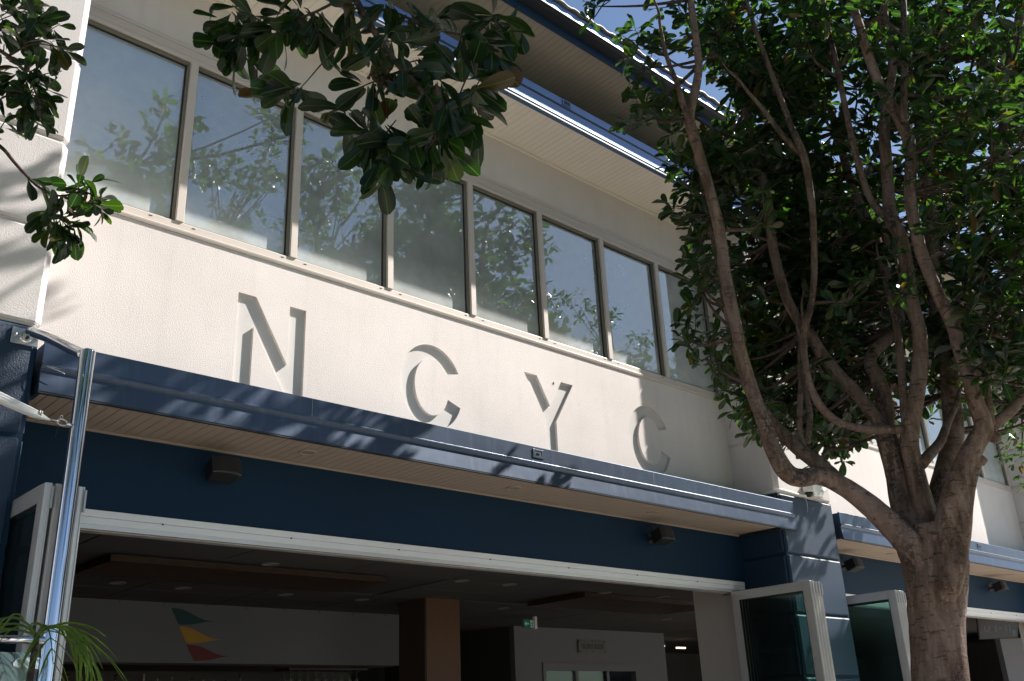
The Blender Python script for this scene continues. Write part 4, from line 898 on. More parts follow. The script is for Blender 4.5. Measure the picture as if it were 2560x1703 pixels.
CLUMPS = [[5.99, 4.37, 7.56, 0.24], [5.17, 3.72, 6.65, 0.24], [5.11, 3.6, 6.05, 0.22], [5.23, 3.61, 6.54, 0.2], [5.29, 3.62, 8.04, 0.22], [5.47, 4.08, 6.37, 0.25], [5.47, 3.96, 6.76, 0.22], [5.22, 3.87, 7.72, 0.21], [6.18, 4.04, 7.91, 0.23], [5.3, 3.41, 7.32, 0.23], [4.87, 3.84, 7.43, 0.2], [5.91, 3.74, 8.2, 0.24], [4.97, 3.97, 7.12, 0.22], [5.69, 4.36, 8.28, 0.23], [5.01, 3.69, 7.88, 0.25], [5.17, 3.72, 5.98, 0.21], [5.69, 4.3, 8.44, 0.28], [5.03, 3.57, 7.71, 0.28], [5.27, 3.6, 7.38, 0.26], [5.34, 4.28, 8.09, 0.27], [6.17, 4.18, 8.37, 0.22], [5.17, 4.22, 7.83, 0.2], [6.75, 3.93, 8.19, 0.23], [6.56, 2.86, 6.74, 0.22], [6.6, 3.34, 6.64, 0.32], [6.88, 3.25, 7.03, 0.28], [6.98, 3.74, 7.03, 0.26], [6.66, 3.02, 7.19, 0.29], [6.14, 3.44, 6.62, 0.24], [6.51, 3.45, 6.22, 0.29], [6.49, 2.91, 7.5, 0.27], [6.9, 3.95, 8.13, 0.27], [6.94, 2.98, 7.05, 0.3], [6.87, 2.56, 7.71, 0.22], [7.54, 3.35, 7.98, 0.29], [6.01, 3.49, 7.16, 0.22], [6.31, 3.21, 6.47, 0.25], [6.81, 3.72, 7.06, 0.28], [6.75, 4.08, 8.01, 0.31], [7.6, 4.02, 8.03, 0.3], [6.37, 3.23, 6.68, 0.29], [6.46, 2.63, 6.81, 0.3], [6.95, 4.18, 7.97, 0.3], [7.28, 2.41, 8.33, 0.27], [6.94, 3.94, 7.15, 0.27], [7.4, 4.46, 7.26, 0.27], [6.61, 3.87, 7.53, 0.28], [6.01, 3.35, 7.07, 0.26], [6.46, 3.1, 7.61, 0.28], [6.04, 3.25, 6.62, 0.29], [6.03, 3.68, 7.19, 0.24], [6.87, 3.24, 7.58, 0.26], [6.61, 2.99, 8.11, 0.28], [7.98, 3.57, 8.08, 0.28], [6.12, 3.5, 6.0, 0.32], [7.21, 2.53, 8.22, 0.29], [7.43, 2.79, 8.59, 0.29], [6.99, 3.5, 6.83, 0.29], [5.96, 3.33, 8.22, 0.22], [7.27, 3.43, 7.67, 0.23], [6.89, 2.32, 7.97, 0.32], [6.57, 3.39, 6.56, 0.27], [7.31, 3.48, 8.0, 0.22], [5.65, 3.37, 6.78, 0.31], [6.89, 3.6, 7.32, 0.32], [7.53, 4.08, 6.96, 0.29], [6.9, 3.78, 7.25, 0.27], [7.02, 3.88, 6.34, 0.29], [8.9, 2.19, 7.89, 0.25], [6.73, 3.5, 6.82, 0.27], [9.26, 2.11, 6.09, 0.36], [7.48, 2.73, 4.37, 0.31], [8.11, 3.43, 6.43, 0.28], [7.57, 3.85, 5.64, 0.27], [8.0, 2.08, 7.09, 0.27], [8.08, 2.09, 4.61, 0.36], [8.16, 2.18, 5.42, 0.31], [7.47, 2.68, 7.79, 0.3], [7.32, 3.74, 5.94, 0.33], [8.62, 2.05, 4.81, 0.25], [9.21, 2.45, 4.84, 0.28], [7.52, 3.91, 5.47, 0.31], [7.72, 2.78, 4.73, 0.27], [7.15, 3.11, 5.37, 0.3], [8.62, 2.65, 7.23, 0.27], [8.14, 3.99, 5.33, 0.25], [7.13, 4.42, 4.84, 0.33], [7.01, 3.63, 6.72, 0.34], [8.55, 3.98, 6.01, 0.28], [8.87, 3.5, 5.34, 0.29], [7.61, 3.16, 5.2, 0.33], [7.8, 3.96, 5.34, 0.27], [9.51, 2.89, 6.42, 0.35], [10.04, 2.1, 7.13, 0.28], [8.12, 3.33, 4.58, 0.26], [8.1, 2.65, 4.14, 0.24], [8.3, 3.17, 6.27, 0.36], [7.49, 2.69, 4.39, 0.31], [8.57, 1.71, 8.57, 0.33], [8.2, 2.47, 5.31, 0.27], [9.42, 2.59, 6.57, 0.29], [7.69, 4.01, 3.98, 0.3], [8.47, 3.36, 5.33, 0.35], [7.97, 3.73, 4.72, 0.34], [9.46, 2.87, 4.76, 0.35], [8.95, 2.91, 6.52, 0.34], [7.37, 3.01, 6.57, 0.33], [8.95, 1.55, 6.75, 0.26], [7.45, 4.05, 5.32, 0.27], [6.89, 3.53, 7.52, 0.33], [8.16, 3.92, 6.54, 0.3], [7.94, 4.38, 4.57, 0.28], [7.52, 2.63, 7.66, 0.35], [9.19, 2.22, 7.18, 0.3], [7.49, 4.16, 3.87, 0.27], [7.97, 3.85, 4.93, 0.31], [9.46, 2.23, 6.44, 0.36], [6.9, 3.47, 5.94, 0.33], [7.96, 2.29, 4.28, 0.27], [10.09, 2.18, 6.2, 0.28], [9.93, 2.49, 7.44, 0.25], [8.91, 1.95, 7.38, 0.25], [8.03, 3.8, 6.97, 0.28], [9.42, 2.32, 4.6, 0.24], [7.21, 3.39, 5.04, 0.31], [6.93, 3.79, 5.63, 0.29], [8.16, 2.73, 7.56, 0.29], [8.28, 2.27, 7.62, 0.33], [7.5, 3.92, 4.04, 0.33], [6.78, 3.44, 4.35, 0.26], [8.9, 2.19, 8.44, 0.34], [6.64, 3.74, 7.87, 0.25], [8.57, 3.41, 5.83, 0.34], [9.03, 2.58, 5.55, 0.24], [8.55, 3.57, 5.03, 0.31], [7.71, 4.57, 5.28, 0.31], [7.13, 3.23, 6.1, 0.33], [9.97, 1.95, 6.5, 0.34], [7.27, 4.3, 4.1, 0.26], [7.17, 3.73, 4.01, 0.3], [7.0, 4.35, 4.28, 0.31], [8.18, 2.18, 5.44, 0.34], [6.89, 3.7, 4.11, 0.31], [7.26, 2.79, 4.36, 0.26], [6.86, 3.79, 6.16, 0.31], [6.8, 3.28, 5.23, 0.32], [8.31, 2.78, 6.54, 0.31], [8.94, 3.02, 5.12, 0.3], [9.9, 2.36, 4.67, 0.29], [8.67, 3.66, 6.49, 0.3], [9.07, 3.28, 7.38, 0.28], [9.23, 2.36, 5.11, 0.33], [6.82, 3.34, 5.52, 0.25], [7.83, 3.19, 6.35, 0.25], [8.17, 2.48, 6.0, 0.28], [7.31, 2.87, 7.61, 0.35], [10.05, 2.25, 5.71, 0.29], [6.97, 3.18, 7.06, 0.35], [8.86, 2.11, 6.89, 0.31], [8.68, 3.83, 4.3, 0.3], [6.88, 3.99, 4.49, 0.3], [7.83, 4.68, 4.68, 0.26], [6.65, 4.11, 5.06, 0.35], [8.22, 2.17, 4.86, 0.32], [8.54, 1.72, 6.24, 0.27], [6.97, 3.52, 5.01, 0.26], [7.81, 4.19, 5.8, 0.28], [8.3, 2.51, 7.97, 0.35], [6.76, 3.45, 5.3, 0.36], [8.04, 3.33, 6.34, 0.25], [8.17, 2.51, 7.52, 0.34], [6.98, 3.48, 5.89, 0.35], [7.54, 3.72, 4.08, 0.26], [7.94, 3.0, 5.47, 0.32], [8.95, 2.4, 6.32, 0.34], [9.55, 2.93, 6.79, 0.26], [8.3, 3.71, 5.1, 0.33], [6.97, 3.58, 6.28, 0.31], [7.47, 3.0, 4.14, 0.26], [7.6, 3.08, 6.58, 0.34], [8.88, 3.18, 6.5, 0.27], [6.55, 3.54, 7.15, 0.28], [8.03, 2.68, 6.04, 0.31], [6.85, 3.54, 7.67, 0.32], [7.92, 2.28, 4.44, 0.29], [8.81, 3.73, 5.31, 0.26], [7.03, 3.07, 4.69, 0.27], [8.14, 2.49, 4.84, 0.27], [7.58, 3.97, 3.88, 0.24], [7.0, 3.14, 5.2, 0.28], [8.03, 3.17, 4.24, 0.29], [9.85, 2.22, 7.52, 0.27], [10.1, 2.19, 5.62, 0.26], [7.94, 3.88, 4.23, 0.27], [9.49, 2.88, 5.43, 0.24], [7.03, 3.18, 6.72, 0.35], [7.53, 3.79, 4.94, 0.25], [7.25, 2.86, 7.56, 0.26], [7.94, 2.47, 5.13, 0.26], [7.25, 3.76, 5.18, 0.29], [9.07, 1.75, 7.91, 0.28], [8.97, 3.55, 5.01, 0.28], [7.53, 4.15, 5.54, 0.35], [7.72, 2.71, 7.44, 0.29], [7.01, 4.04, 7.49, 0.26], [9.07, 2.76, 6.31, 0.24], [7.19, 2.98, 6.8, 0.29], [8.1, 2.76, 6.45, 0.27], [6.87, 3.59, 5.24, 0.3], [8.51, 3.9, 6.48, 0.33], [8.24, 2.84, 5.64, 0.29], [7.96, 4.27, 4.87, 0.29], [9.1, 3.07, 6.41, 0.36], [8.95, 2.85, 5.43, 0.36], [8.06, 2.7, 7.03, 0.33], [8.03, 2.64, 7.85, 0.28], [6.64, 3.65, 6.04, 0.25], [7.79, 3.44, 4.88, 0.26], [7.91, 2.26, 4.04, 0.27], [7.76, 3.25, 4.68, 0.33], [7.05, 3.77, 5.1, 0.28], [9.2, 2.96, 4.68, 0.31], [8.01, 3.59, 5.36, 0.34], [6.81, 3.22, 7.9, 0.31], [6.91, 4.13, 5.36, 0.32], [8.42, 4.11, 4.33, 0.25], [8.24, 1.93, 8.28, 0.27], [6.44, 3.6, 7.02, 0.31], [7.88, 2.93, 7.05, 0.34], [9.13, 1.94, 7.67, 0.31], [7.8, 3.6, 5.38, 0.34], [6.74, 3.51, 8.13, 0.35], [6.84, 3.45, 6.17, 0.28], [6.74, 3.93, 5.57, 0.27], [7.79, 2.89, 7.03, 0.25], [7.52, 3.49, 4.64, 0.25], [8.4, 3.21, 5.63, 0.27], [10.01, 2.61, 4.62, 0.29], [8.21, 2.29, 4.83, 0.24], [6.79, 3.39, 8.46, 0.28], [9.11, 2.26, 7.68, 0.24], [6.3, 3.69, 3.7, 0.3], [9.2, 2.73, 4.89, 0.29], [9.21, 2.8, 4.71, 0.36], [7.3, 3.33, 5.07, 0.35], [7.27, 3.66, 7.08, 0.32], [9.48, 2.23, 7.46, 0.28], [7.0, 3.8, 4.12, 0.25], [7.04, 3.48, 4.86, 0.33], [7.55, 2.92, 5.12, 0.25], [9.99, 2.03, 7.9, 0.25], [10.62, 1.94, 7.36, 0.27], [7.19, 3.26, 5.0, 0.27], [8.95, 2.74, 7.41, 0.27], [9.03, 2.32, 5.63, 0.31], [7.21, 4.52, 4.73, 0.29], [8.48, 2.54, 6.81, 0.27], [8.41, 2.93, 6.02, 0.24], [8.76, 2.8, 6.89, 0.31], [9.52, 2.43, 7.97, 0.36], [6.98, 3.33, 4.16, 0.36], [9.64, 2.47, 4.7, 0.3], [7.2, 3.94, 4.71, 0.3], [9.08, 1.71, 8.1, 0.32], [8.45, 2.22, 6.19, 0.34], [8.97, 2.49, 4.87, 0.35], [8.06, 4.07, 4.63, 0.25], [7.94, 4.21, 7.7, 0.31], [7.11, 3.97, 5.46, 0.24], [8.1, 3.51, 7.9, 0.27], [8.3, 2.08, 8.01, 0.32], [7.69, 2.63, 8.39, 0.35], [8.02, 2.51, 6.98, 0.36], [8.21, 2.74, 4.94, 0.28], [9.07, 2.16, 6.93, 0.3], [10.03, 1.86, 7.64, 0.27], [9.33, 2.94, 8.4, 0.27], [9.57, 2.87, 7.22, 0.29], [8.64, 2.55, 5.76, 0.25], [8.05, 2.61, 5.19, 0.29], [6.53, 4.07, 4.15, 0.29], [8.1, 4.06, 4.89, 0.31], [8.14, 3.07, 7.33, 0.28], [7.89, 2.1, 5.55, 0.32], [8.32, 1.41, 6.45, 0.28], [6.33, 2.12, 4.78, 0.32], [6.17, 2.14, 5.96, 0.26], [7.13, 1.26, 7.33, 0.28], [6.6, 1.94, 4.44, 0.3], [6.49, 1.78, 4.22, 0.27], [6.5, 1.59, 3.72, 0.26], [6.41, 1.84, 5.18, 0.3], [6.16, 2.1, 5.33, 0.28], [6.81, 2.24, 7.85, 0.25], [7.45, 1.44, 6.79, 0.23], [6.74, 2.4, 5.99, 0.27], [8.45, 1.33, 8.12, 0.24], [7.44, 1.43, 5.43, 0.28], [6.98, 1.88, 3.67, 0.22], [6.6, 1.75, 4.48, 0.27], [6.33, 2.28, 7.45, 0.32], [6.23, 1.89, 3.92, 0.26], [6.02, 2.21, 6.44, 0.31], [7.01, 2.32, 5.88, 0.31], [7.53, 1.53, 5.32, 0.31], [7.38, 2.13, 6.93, 0.25], [6.84, 2.14, 6.0, 0.26], [6.25, 1.88, 5.49, 0.3], [6.7, 1.78, 5.87, 0.23], [6.94, 2.06, 6.57, 0.24], [6.54, 1.52, 5.27, 0.26], [8.29, 0.98, 8.34, 0.32], [6.55, 2.21, 5.14, 0.25], [6.78, 1.88, 5.11, 0.27], [6.16, 1.97, 4.28, 0.23], [7.28, 2.34, 7.17, 0.26], [7.2, 1.42, 5.89, 0.29], [7.28, 1.41, 6.28, 0.3], [6.55, 1.6, 4.68, 0.3], [6.97, 2.32, 3.94, 0.22], [7.49, 1.72, 4.58, 0.22], [7.68, 1.73, 6.21, 0.32], [8.47, 1.18, 8.2, 0.26], [7.35, 1.6, 6.18, 0.26], [6.95, 2.53, 6.85, 0.23], [6.56, 1.7, 5.11, 0.23], [6.34, 2.1, 3.75, 0.26], [6.23, 2.03, 4.0, 0.31], [6.96, 2.25, 8.29, 0.21], [6.47, 2.66, 4.64, 0.24], [5.64, 3.19, 5.08, 0.21], [6.12, 3.27, 6.55, 0.22], [6.76, 3.01, 5.45, 0.21], [7.44, 2.55, 6.01, 0.21], [7.14, 1.84, 6.85, 0.24], [6.62, 2.07, 6.58, 0.25], [6.24, 2.93, 4.55, 0.23], [7.68, 1.64, 5.77, 0.2], [7.46, 1.61, 7.65, 0.25], [6.66, 2.4, 5.25, 0.19], [7.86, 1.91, 4.41, 0.19], [7.29, 1.62, 6.87, 0.22], [7.6, 2.1, 8.0, 0.23], [7.78, 2.19, 6.63, 0.24], [6.26, 3.33, 4.05, 0.2], [6.5, 2.84, 8.52, 0.2], [6.04, 2.71, 6.71, 0.22], [6.12, 2.84, 6.65, 0.22], [8.36, 1.51, 7.77, 0.25], [7.19, 2.45, 5.51, 0.22], [5.78, 3.94, 4.2, 0.19], [5.41, 3.77, 4.18, 0.2], [5.83, 4.06, 4.43, 0.2], [5.49, 3.7, 4.58, 0.22], [5.93, 3.92, 5.07, 0.18], [5.96, 3.98, 5.05, 0.19], [5.41, 3.58, 4.77, 0.2], [5.69, 3.79, 4.25, 0.18], [5.67, 3.81, 4.83, 0.19], [5.77, 3.89, 4.88, 0.2], [7.36, 3.81, 4.78, 0.24], [6.78, 4.09, 4.46, 0.26], [6.92, 4.41, 4.36, 0.25], [7.97, 4.03, 4.31, 0.21], [6.72, 3.6, 3.58, 0.21], [7.25, 4.52, 5.06, 0.26], [7.65, 4.01, 4.28, 0.26], [7.49, 3.41, 4.29, 0.23], [7.1, 4.13, 4.2, 0.23], [7.19, 3.51, 4.2, 0.27], [6.74, 3.98, 4.6, 0.24], [7.33, 3.39, 4.33, 0.25], [6.79, 3.94, 4.16, 0.27], [6.8, 4.01, 4.52, 0.23], [7.91, 3.83, 4.17, 0.24], [6.99, 4.03, 4.59, 0.28], [7.7, 4.24, 4.65, 0.28], [7.61, 4.11, 4.87, 0.26], [6.98, 3.98, 3.9, 0.22], [7.37, 3.78, 3.97, 0.27], [7.76, 4.19, 5.03, 0.21], [7.43, 4.56, 4.22, 0.22], [7.36, 4.52, 4.24, 0.26], [6.97, 3.79, 4.63, 0.28], [6.74, 4.15, 4.61, 0.2], [6.72, 3.76, 4.48, 0.24], [7.68, 3.99, 4.3, 0.24], [6.87, 3.96, 4.71, 0.26], [7.07, 4.23, 4.53, 0.22], [7.69, 4.14, 4.3, 0.24], [7.06, 3.31, 4.17, 0.21], [6.62, 4.02, 3.9, 0.2], [7.27, 3.86, 4.08, 0.21], [6.32, 4.0, 4.32, 0.22], [7.61, 2.22, 4.44, 0.27], [8.18, 2.69, 4.78, 0.27], [7.39, 2.39, 4.22, 0.25], [8.82, 2.21, 4.97, 0.29], [7.93, 2.0, 4.73, 0.3], [7.89, 2.57, 4.93, 0.24], [8.58, 2.47, 5.11, 0.24], [7.41, 2.46, 4.22, 0.29], [6.59, 2.01, 4.09, 0.26], [7.61, 2.61, 4.29, 0.26], [7.2, 2.63, 4.3, 0.27], [7.83, 1.93, 4.52, 0.23], [8.5, 2.25, 4.89, 0.28], [7.67, 2.36, 4.43, 0.3], [7.13, 2.22, 4.17, 0.29], [6.98, 2.13, 4.27, 0.24], [8.68, 2.45, 4.16, 0.29], [8.03, 2.4, 4.02, 0.28], [8.49, 2.22, 4.96, 0.24], [8.38, 2.62, 4.0, 0.27], [7.22, 1.87, 4.29, 0.28], [7.87, 2.34, 3.73, 0.23], [8.57, 2.28, 5.19, 0.28], [7.81, 2.26, 3.84, 0.3], [7.42, 2.18, 4.21, 0.25], [8.14, 2.15, 4.76, 0.28], [6.18, 3.75, 5.69, 0.22], [6.4, 4.3, 5.79, 0.28], [7.18, 4.11, 6.66, 0.25], [6.31, 4.04, 6.3, 0.24], [6.67, 4.16, 6.14, 0.22], [5.85, 3.91, 5.53, 0.23], [6.01, 3.99, 6.55, 0.24], [6.4, 3.73, 5.55, 0.23], [6.61, 4.26, 5.78, 0.24], [6.86, 4.31, 5.43, 0.22], [6.75, 4.14, 6.7, 0.2], [5.87, 3.95, 5.61, 0.26], [6.83, 4.06, 6.44, 0.25], [6.35, 3.83, 5.89, 0.21], [6.75, 4.38, 5.39, 0.2], [6.41, 4.31, 6.49, 0.24], [6.26, 4.2, 6.09, 0.26], [6.5, 4.2, 5.77, 0.25], [6.19, 4.06, 6.67, 0.2], [6.1, 4.13, 6.06, 0.21], [6.07, 3.85, 5.57, 0.28], [5.82, 3.89, 5.97, 0.27], [6.22, 3.88, 5.94, 0.27], [6.44, 4.31, 5.55, 0.24], [6.22, 3.99, 5.95, 0.23], [6.14, 3.75, 5.85, 0.26], [7.8, 4.22, 6.17, 0.28], [7.79, 4.41, 5.54, 0.3], [7.54, 4.19, 5.75, 0.26], [7.61, 3.96, 5.24, 0.29], [6.91, 3.8, 5.41, 0.3], [7.07, 3.87, 5.01, 0.3], [7.33, 3.73, 6.2, 0.32], [6.51, 3.86, 4.94, 0.29], [7.35, 3.7, 5.24, 0.29], [7.76, 4.0, 5.59, 0.29], [7.2, 4.17, 5.58, 0.28], [8.13, 3.71, 6.64, 0.27], [7.11, 3.7, 5.0, 0.29], [6.92, 3.68, 5.6, 0.29], [7.29, 3.56, 5.42, 0.3], [7.48, 3.99, 6.51, 0.28], [7.36, 4.03, 5.13, 0.32], [6.65, 3.76, 5.16, 0.26], [7.86, 4.05, 5.76, 0.27], [7.25, 4.08, 6.11, 0.24], [6.77, 3.78, 5.36, 0.26], [7.18, 3.59, 5.0, 0.25]]
FG = [[1.408, 3.155, 4.43], [1.475, 3.091, 4.301], [1.468, 3.226, 4.617], [1.527, 3.041, 4.506], [1.535, 2.905, 4.318], [1.605, 2.838, 4.373], [1.655, 2.791, 4.288], [1.65, 2.924, 4.539], [1.724, 2.725, 4.405], [1.721, 2.6, 4.221], [1.843, 2.611, 4.396], [1.703, 2.488, 4.065], [1.836, 2.49, 4.173], [1.735, 2.329, 3.911], [1.846, 2.352, 4.017], [2.069, 2.524, 4.421], [2.007, 2.327, 4.16], [2.167, 2.431, 4.413], [2.241, 2.36, 4.45], [2.263, 2.34, 4.333], [2.172, 2.298, 4.149], [2.06, 2.276, 3.984], [1.91, 2.29, 3.866], [1.777, 2.289, 3.802], [1.748, 2.445, 3.896], [1.724, 2.597, 3.972], [1.681, 2.638, 3.883], [1.695, 2.496, 3.757], [1.715, 2.349, 3.686], [1.808, 2.26, 3.679], [1.942, 2.26, 3.809], [2.057, 2.28, 3.8], [1.94, 2.263, 3.652], [1.807, 2.26, 3.578], [1.725, 2.338, 3.567], [1.717, 2.474, 3.617], [1.685, 2.377, 3.472], [1.823, 2.374, 3.558], [1.956, 2.376, 3.647], [1.444, 2.735, 3.892], [1.521, 2.725, 3.932], [0.895, 4.671, 5.261], [0.954, 4.486, 4.993], [1.027, 4.546, 5.172], [1.06, 4.385, 4.96], [0.921, 4.389, 4.745], [1.017, 4.427, 4.815], [1.092, 4.355, 4.785], [1.142, 4.436, 4.996], [0.925, 4.385, 4.58], [1.02, 4.424, 4.646], [1.09, 4.357, 4.593], [0.942, 4.498, 4.511], [1.039, 4.277, 4.422], [0.976, 4.722, 5.367], [1.356, 3.204, 4.476], [1.394, 3.168, 4.348], [1.416, 3.018, 4.327], [1.509, 3.058, 4.36], [1.601, 2.971, 4.521], [1.677, 2.77, 4.368], [2.367, 2.369, 4.482], [2.138, 2.33, 4.211], [2.039, 2.296, 4.042], [1.927, 2.403, 4.186], [1.915, 2.543, 4.349], [1.92, 2.282, 3.74], [1.766, 2.299, 3.631], [1.711, 2.416, 3.669], [1.753, 2.376, 3.515], [0.883, 4.554, 4.973], [0.981, 4.589, 5.176], [0.893, 4.481, 4.69], [1.004, 4.439, 4.529], [1.058, 4.387, 4.691], [1.129, 4.577, 5.248], [0.917, 4.779, 5.481], [1.052, 4.65, 5.389], [0.884, 4.681, 5.157], [1.123, 4.325, 4.125], [1.197, 4.126, 4.059], [1.274, 4.182, 4.125], [1.321, 4.137, 4.057], [1.334, 4.124, 3.98], [1.151, 4.171, 3.988], [1.179, 4.144, 3.902], [1.15, 4.299, 3.919], [1.227, 4.097, 3.878], [1.157, 4.293, 3.855], [1.184, 4.139, 3.779], [1.258, 4.196, 3.848]]
FGB = {"b1": [[1.723, 2.854, 5.168], [1.756, 2.823, 4.839], [1.746, 2.704, 4.529], [1.755, 2.567, 4.258], [1.764, 2.43, 4.023], [1.767, 2.299, 3.838], [1.813, 2.254, 3.713], [1.817, 2.25, 3.594]], "b2": [[1.771, 2.68, 4.443], [1.867, 2.588, 4.415], [1.986, 2.475, 4.323], [2.104, 2.363, 4.274], [2.207, 2.329, 4.327]], "b3": [[1.746, 2.704, 4.529], [1.639, 2.806, 4.433], [1.533, 2.907, 4.379], [1.469, 3.096, 4.426]], "b4": [[1.746, 2.64, 4.321], [1.664, 2.654, 4.187], [1.594, 2.681, 4.062], [1.553, 2.695, 3.985], [1.51, 2.71, 3.909]], "b5": [[1.764, 2.43, 4.023], [1.715, 2.476, 3.862], [1.711, 2.545, 3.791], [1.723, 2.469, 3.634]], "b6": [[1.767, 2.299, 3.838], [1.921, 2.28, 3.865], [2.016, 2.254, 3.822]], "l1": [[0.676, 5.008, 5.391], [0.791, 4.77, 5.112], [0.906, 4.532, 4.897], [0.993, 4.45, 4.768], [1.041, 4.339, 4.561]], "l2": [[0.906, 4.532, 4.897], [0.998, 4.509, 5.005], [1.074, 4.436, 4.986]], "l3": [[0.712, 4.974, 4.766], [0.864, 4.701, 4.515], [0.938, 4.502, 4.361], [0.997, 4.445, 4.267], [1.03, 4.35, 4.167], [1.09, 4.292, 4.086], [1.163, 4.223, 4.038], [1.242, 4.148, 4.054], [1.316, 4.142, 4.035]], "l4": [[1.105, 4.278, 4.074], [1.144, 4.241, 3.954], [1.168, 4.218, 3.848]]}
rng = np.random.default_rng(7)
def leaf_template(nsec, wide=0.21, curl=0.12, fold=0.25, side=0.0):
    prof_t = np.linspace(0, 1, nsec)**.8
    hw = np.interp(prof_t, [0, .08, .22, .40, .60, .76, .88, .96, 1.0], [.012, .04, .38*wide, .74*wide, .96*wide, wide, .90*wide, .62*wide, .2*wide])
    v = []; uv = []
    for t, h in zip(prof_t, hw):
        zc = -curl*t*t
        yc = side*t*t
        wv = .012*math.sin(t*9)
        for s in (-1, 0, 1):
            v.append((t, yc+s*h, zc+abs(s)*fold*h+s*wv)); uv.append((t, .5+.5*s*h/wide))
    f = []
    for i in range(nsec-1):
        a = i*3
        f += [(a, a+3, a+4, a+1), (a+1, a+4, a+5, a+2)]
    return np.array(v), np.array(f), np.array(uv)
TEMPL = [leaf_template(7, .20, .10, .30, .03), leaf_template(7, .23, .22, .18, -.04), leaf_template(7, .17, .05, .42, .06), leaf_template(7, .21, .36, .1, 0.0)]
def unit(a): return a/(np.linalg.norm(a, axis=-1, keepdims=True)+1e-9)
def leaf_frames(tips, dirs, per, length, spread=0.95, droop=0.15):
    """whorls of leaves round twig tips -> base, x axis, z axis, length"""
    n = len(tips)
    B = np.repeat(tips, per, 0); D = np.repeat(dirs, per, 0)
    back = rng.uniform(0, .10, (n*per, 1))
    r = unit(rng.normal(size=(n*per, 3)))
    r = unit(r-D*(r*D).sum(1, keepdims=True))
    X = unit(D*rng.uniform(.25, .9, (n*per, 1))+r*spread+np.array([0, 0, -droop]))
    Z = np.array([0, 0, 1.0])+rng.normal(size=(n*per, 3))*.45+D*.3
    Z = unit(Z-X*(Z*X).sum(1, keepdims=True))
    L = length*rng.uniform(.5, 1.15, (n*per, 1))
    return B-D*back+X*.012, X, Z, L
def leaf_mesh(name, B, X, Z, L, mat):
    Y = np.cross(Z, X)
    V = []; F = []; U = []; off = 0
    idx = rng.integers(0, len(TEMPL), len(B))
    for k, (tv, tf, tu) in enumerate(TEMPL):
        s = np.where(idx == k)[0]
        if not len(s): continue
        w3 = B[s][:, None, :]+L[s][:, None, :]*(tv[None, :, 0:1]*X[s][:, None, :]+tv[None, :, 1:2]*Y[s][:, None, :]+tv[None, :, 2:3]*Z[s][:, None, :])
        m = len(s); nv = len(tv)
        V.append(w3.reshape(-1, 3))
        F.append((tf[None]+(np.arange(m)*nv)[:, None, None]+off).reshape(-1, 4))
        U.append(np.tile(tu[tf.reshape(-1)], (m, 1)))
        off += m*nv
    V = np.concatenate(V); F = np.concatenate(F); U = np.concatenate(U)
    me = bpy.data.meshes.new(name)
    me.vertices.add(len(V)); me.vertices.foreach_set('co', V.ravel())
    me.loops.add(F.size); me.loops.foreach_set('vertex_index', F.ravel().astype(np.int32))
    me.polygons.add(len(F)); me.polygons.foreach_set('loop_start', np.arange(len(F), dtype=np.int32)*4)
    me.polygons.foreach_set('loop_total', np.full(len(F), 4, dtype=np.int32))
    me.polygons.foreach_set('use_smooth', np.ones(len(F), dtype=bool))
    uvl = me.uv_layers.new(name='UVMap'); uvl.data.foreach_set('uv', U.ravel())
    me.materials.append(mat)
    me.update(); me.validate()
    return me
SINGLE = []
for k, (tv, tf, tu) in enumerate([leaf_template(10, .23, .10, .28, .03), leaf_template(10, .26, .28, .15, -.05), leaf_template(10, .20, .04, .45, .07), leaf_template(10, .23, .46, .12, .02), leaf_template(10, .22, -.14, .3, -.03), leaf_template(10, .17, .6, .5, .08)]):
    me = bpy.data.meshes.new('leaf')
    me.from_pydata([tuple(q) for q in tv], [], [tuple(q) for q in tf])
    uvl = me.uv_layers.new(name='UVMap'); uvl.data.foreach_set('uv', tu[tf.reshape(-1)].ravel())
    me.polygons.foreach_set('use_smooth', [True]*len(me.polygons))
    me.materials.append(M['leaf1']); me.update()
    SINGLE.append(me)
def single_leaves(parent, B, X, Z, L):
    Y = np.cross(Z, X)
    pinv = Matrix.Translation(-WL[parent.name])
    for i in range(len(B)):
        o = bpy.data.objects.new('leaf', SINGLE[int(rng.integers(0, len(SINGLE)))])
        COL.objects.link(o)
        l = float(L[i, 0])
        Mx = Matrix(((*[X[i][0]*l, Y[i][0]*l, Z[i][0]*l], B[i][0]), (*[X[i][1]*l, Y[i][1]*l, Z[i][1]*l], B[i][1]), (*[X[i][2]*l, Y[i][2]*l, Z[i][2]*l], B[i][2]), (0, 0, 0, 1)))
        o.parent = parent; o.matrix_parent_inverse = pinv
        o.matrix_basis = Mx
def in_ball(n):
    return unit(rng.normal(size=(n, 3)))*rng.uniform(0, 1, (n, 1))**(1/3)
def clump_tips(clumps, per_unit, center):
    tips = []; dirs = []
    for x, y, z, r in clumps:
        n = max(3, int(per_unit*(r/.3)**2.4))
        p_ = in_ball(n)
        c = np.array([x, y, z])
        tips.append(c+p_*r*np.array([1, 1, .85]))
        dirs.append(unit(p_*.9+unit(c-np.array(center))*.5+np.array([0, 0, .45])+rng.normal(size=(n, 3))*.25))
    return np.concatenate(tips), np.concatenate(dirs)
def twig_mesh(tips, dirs, clumps_of, M_, parent, r=.004):
    m = MB()
    for a, d, c in zip(tips, dirs, clumps_of):
        mid = (a+c)/2-np.array([0, 0, .03])
        m.tube([(*c, r*1.6), (*mid, r*1.2), (*a, r*.6)], 4, 1, cap=False)
    return tag(m.build('twigs', M_, parent, smooth=True), kind='stuff')

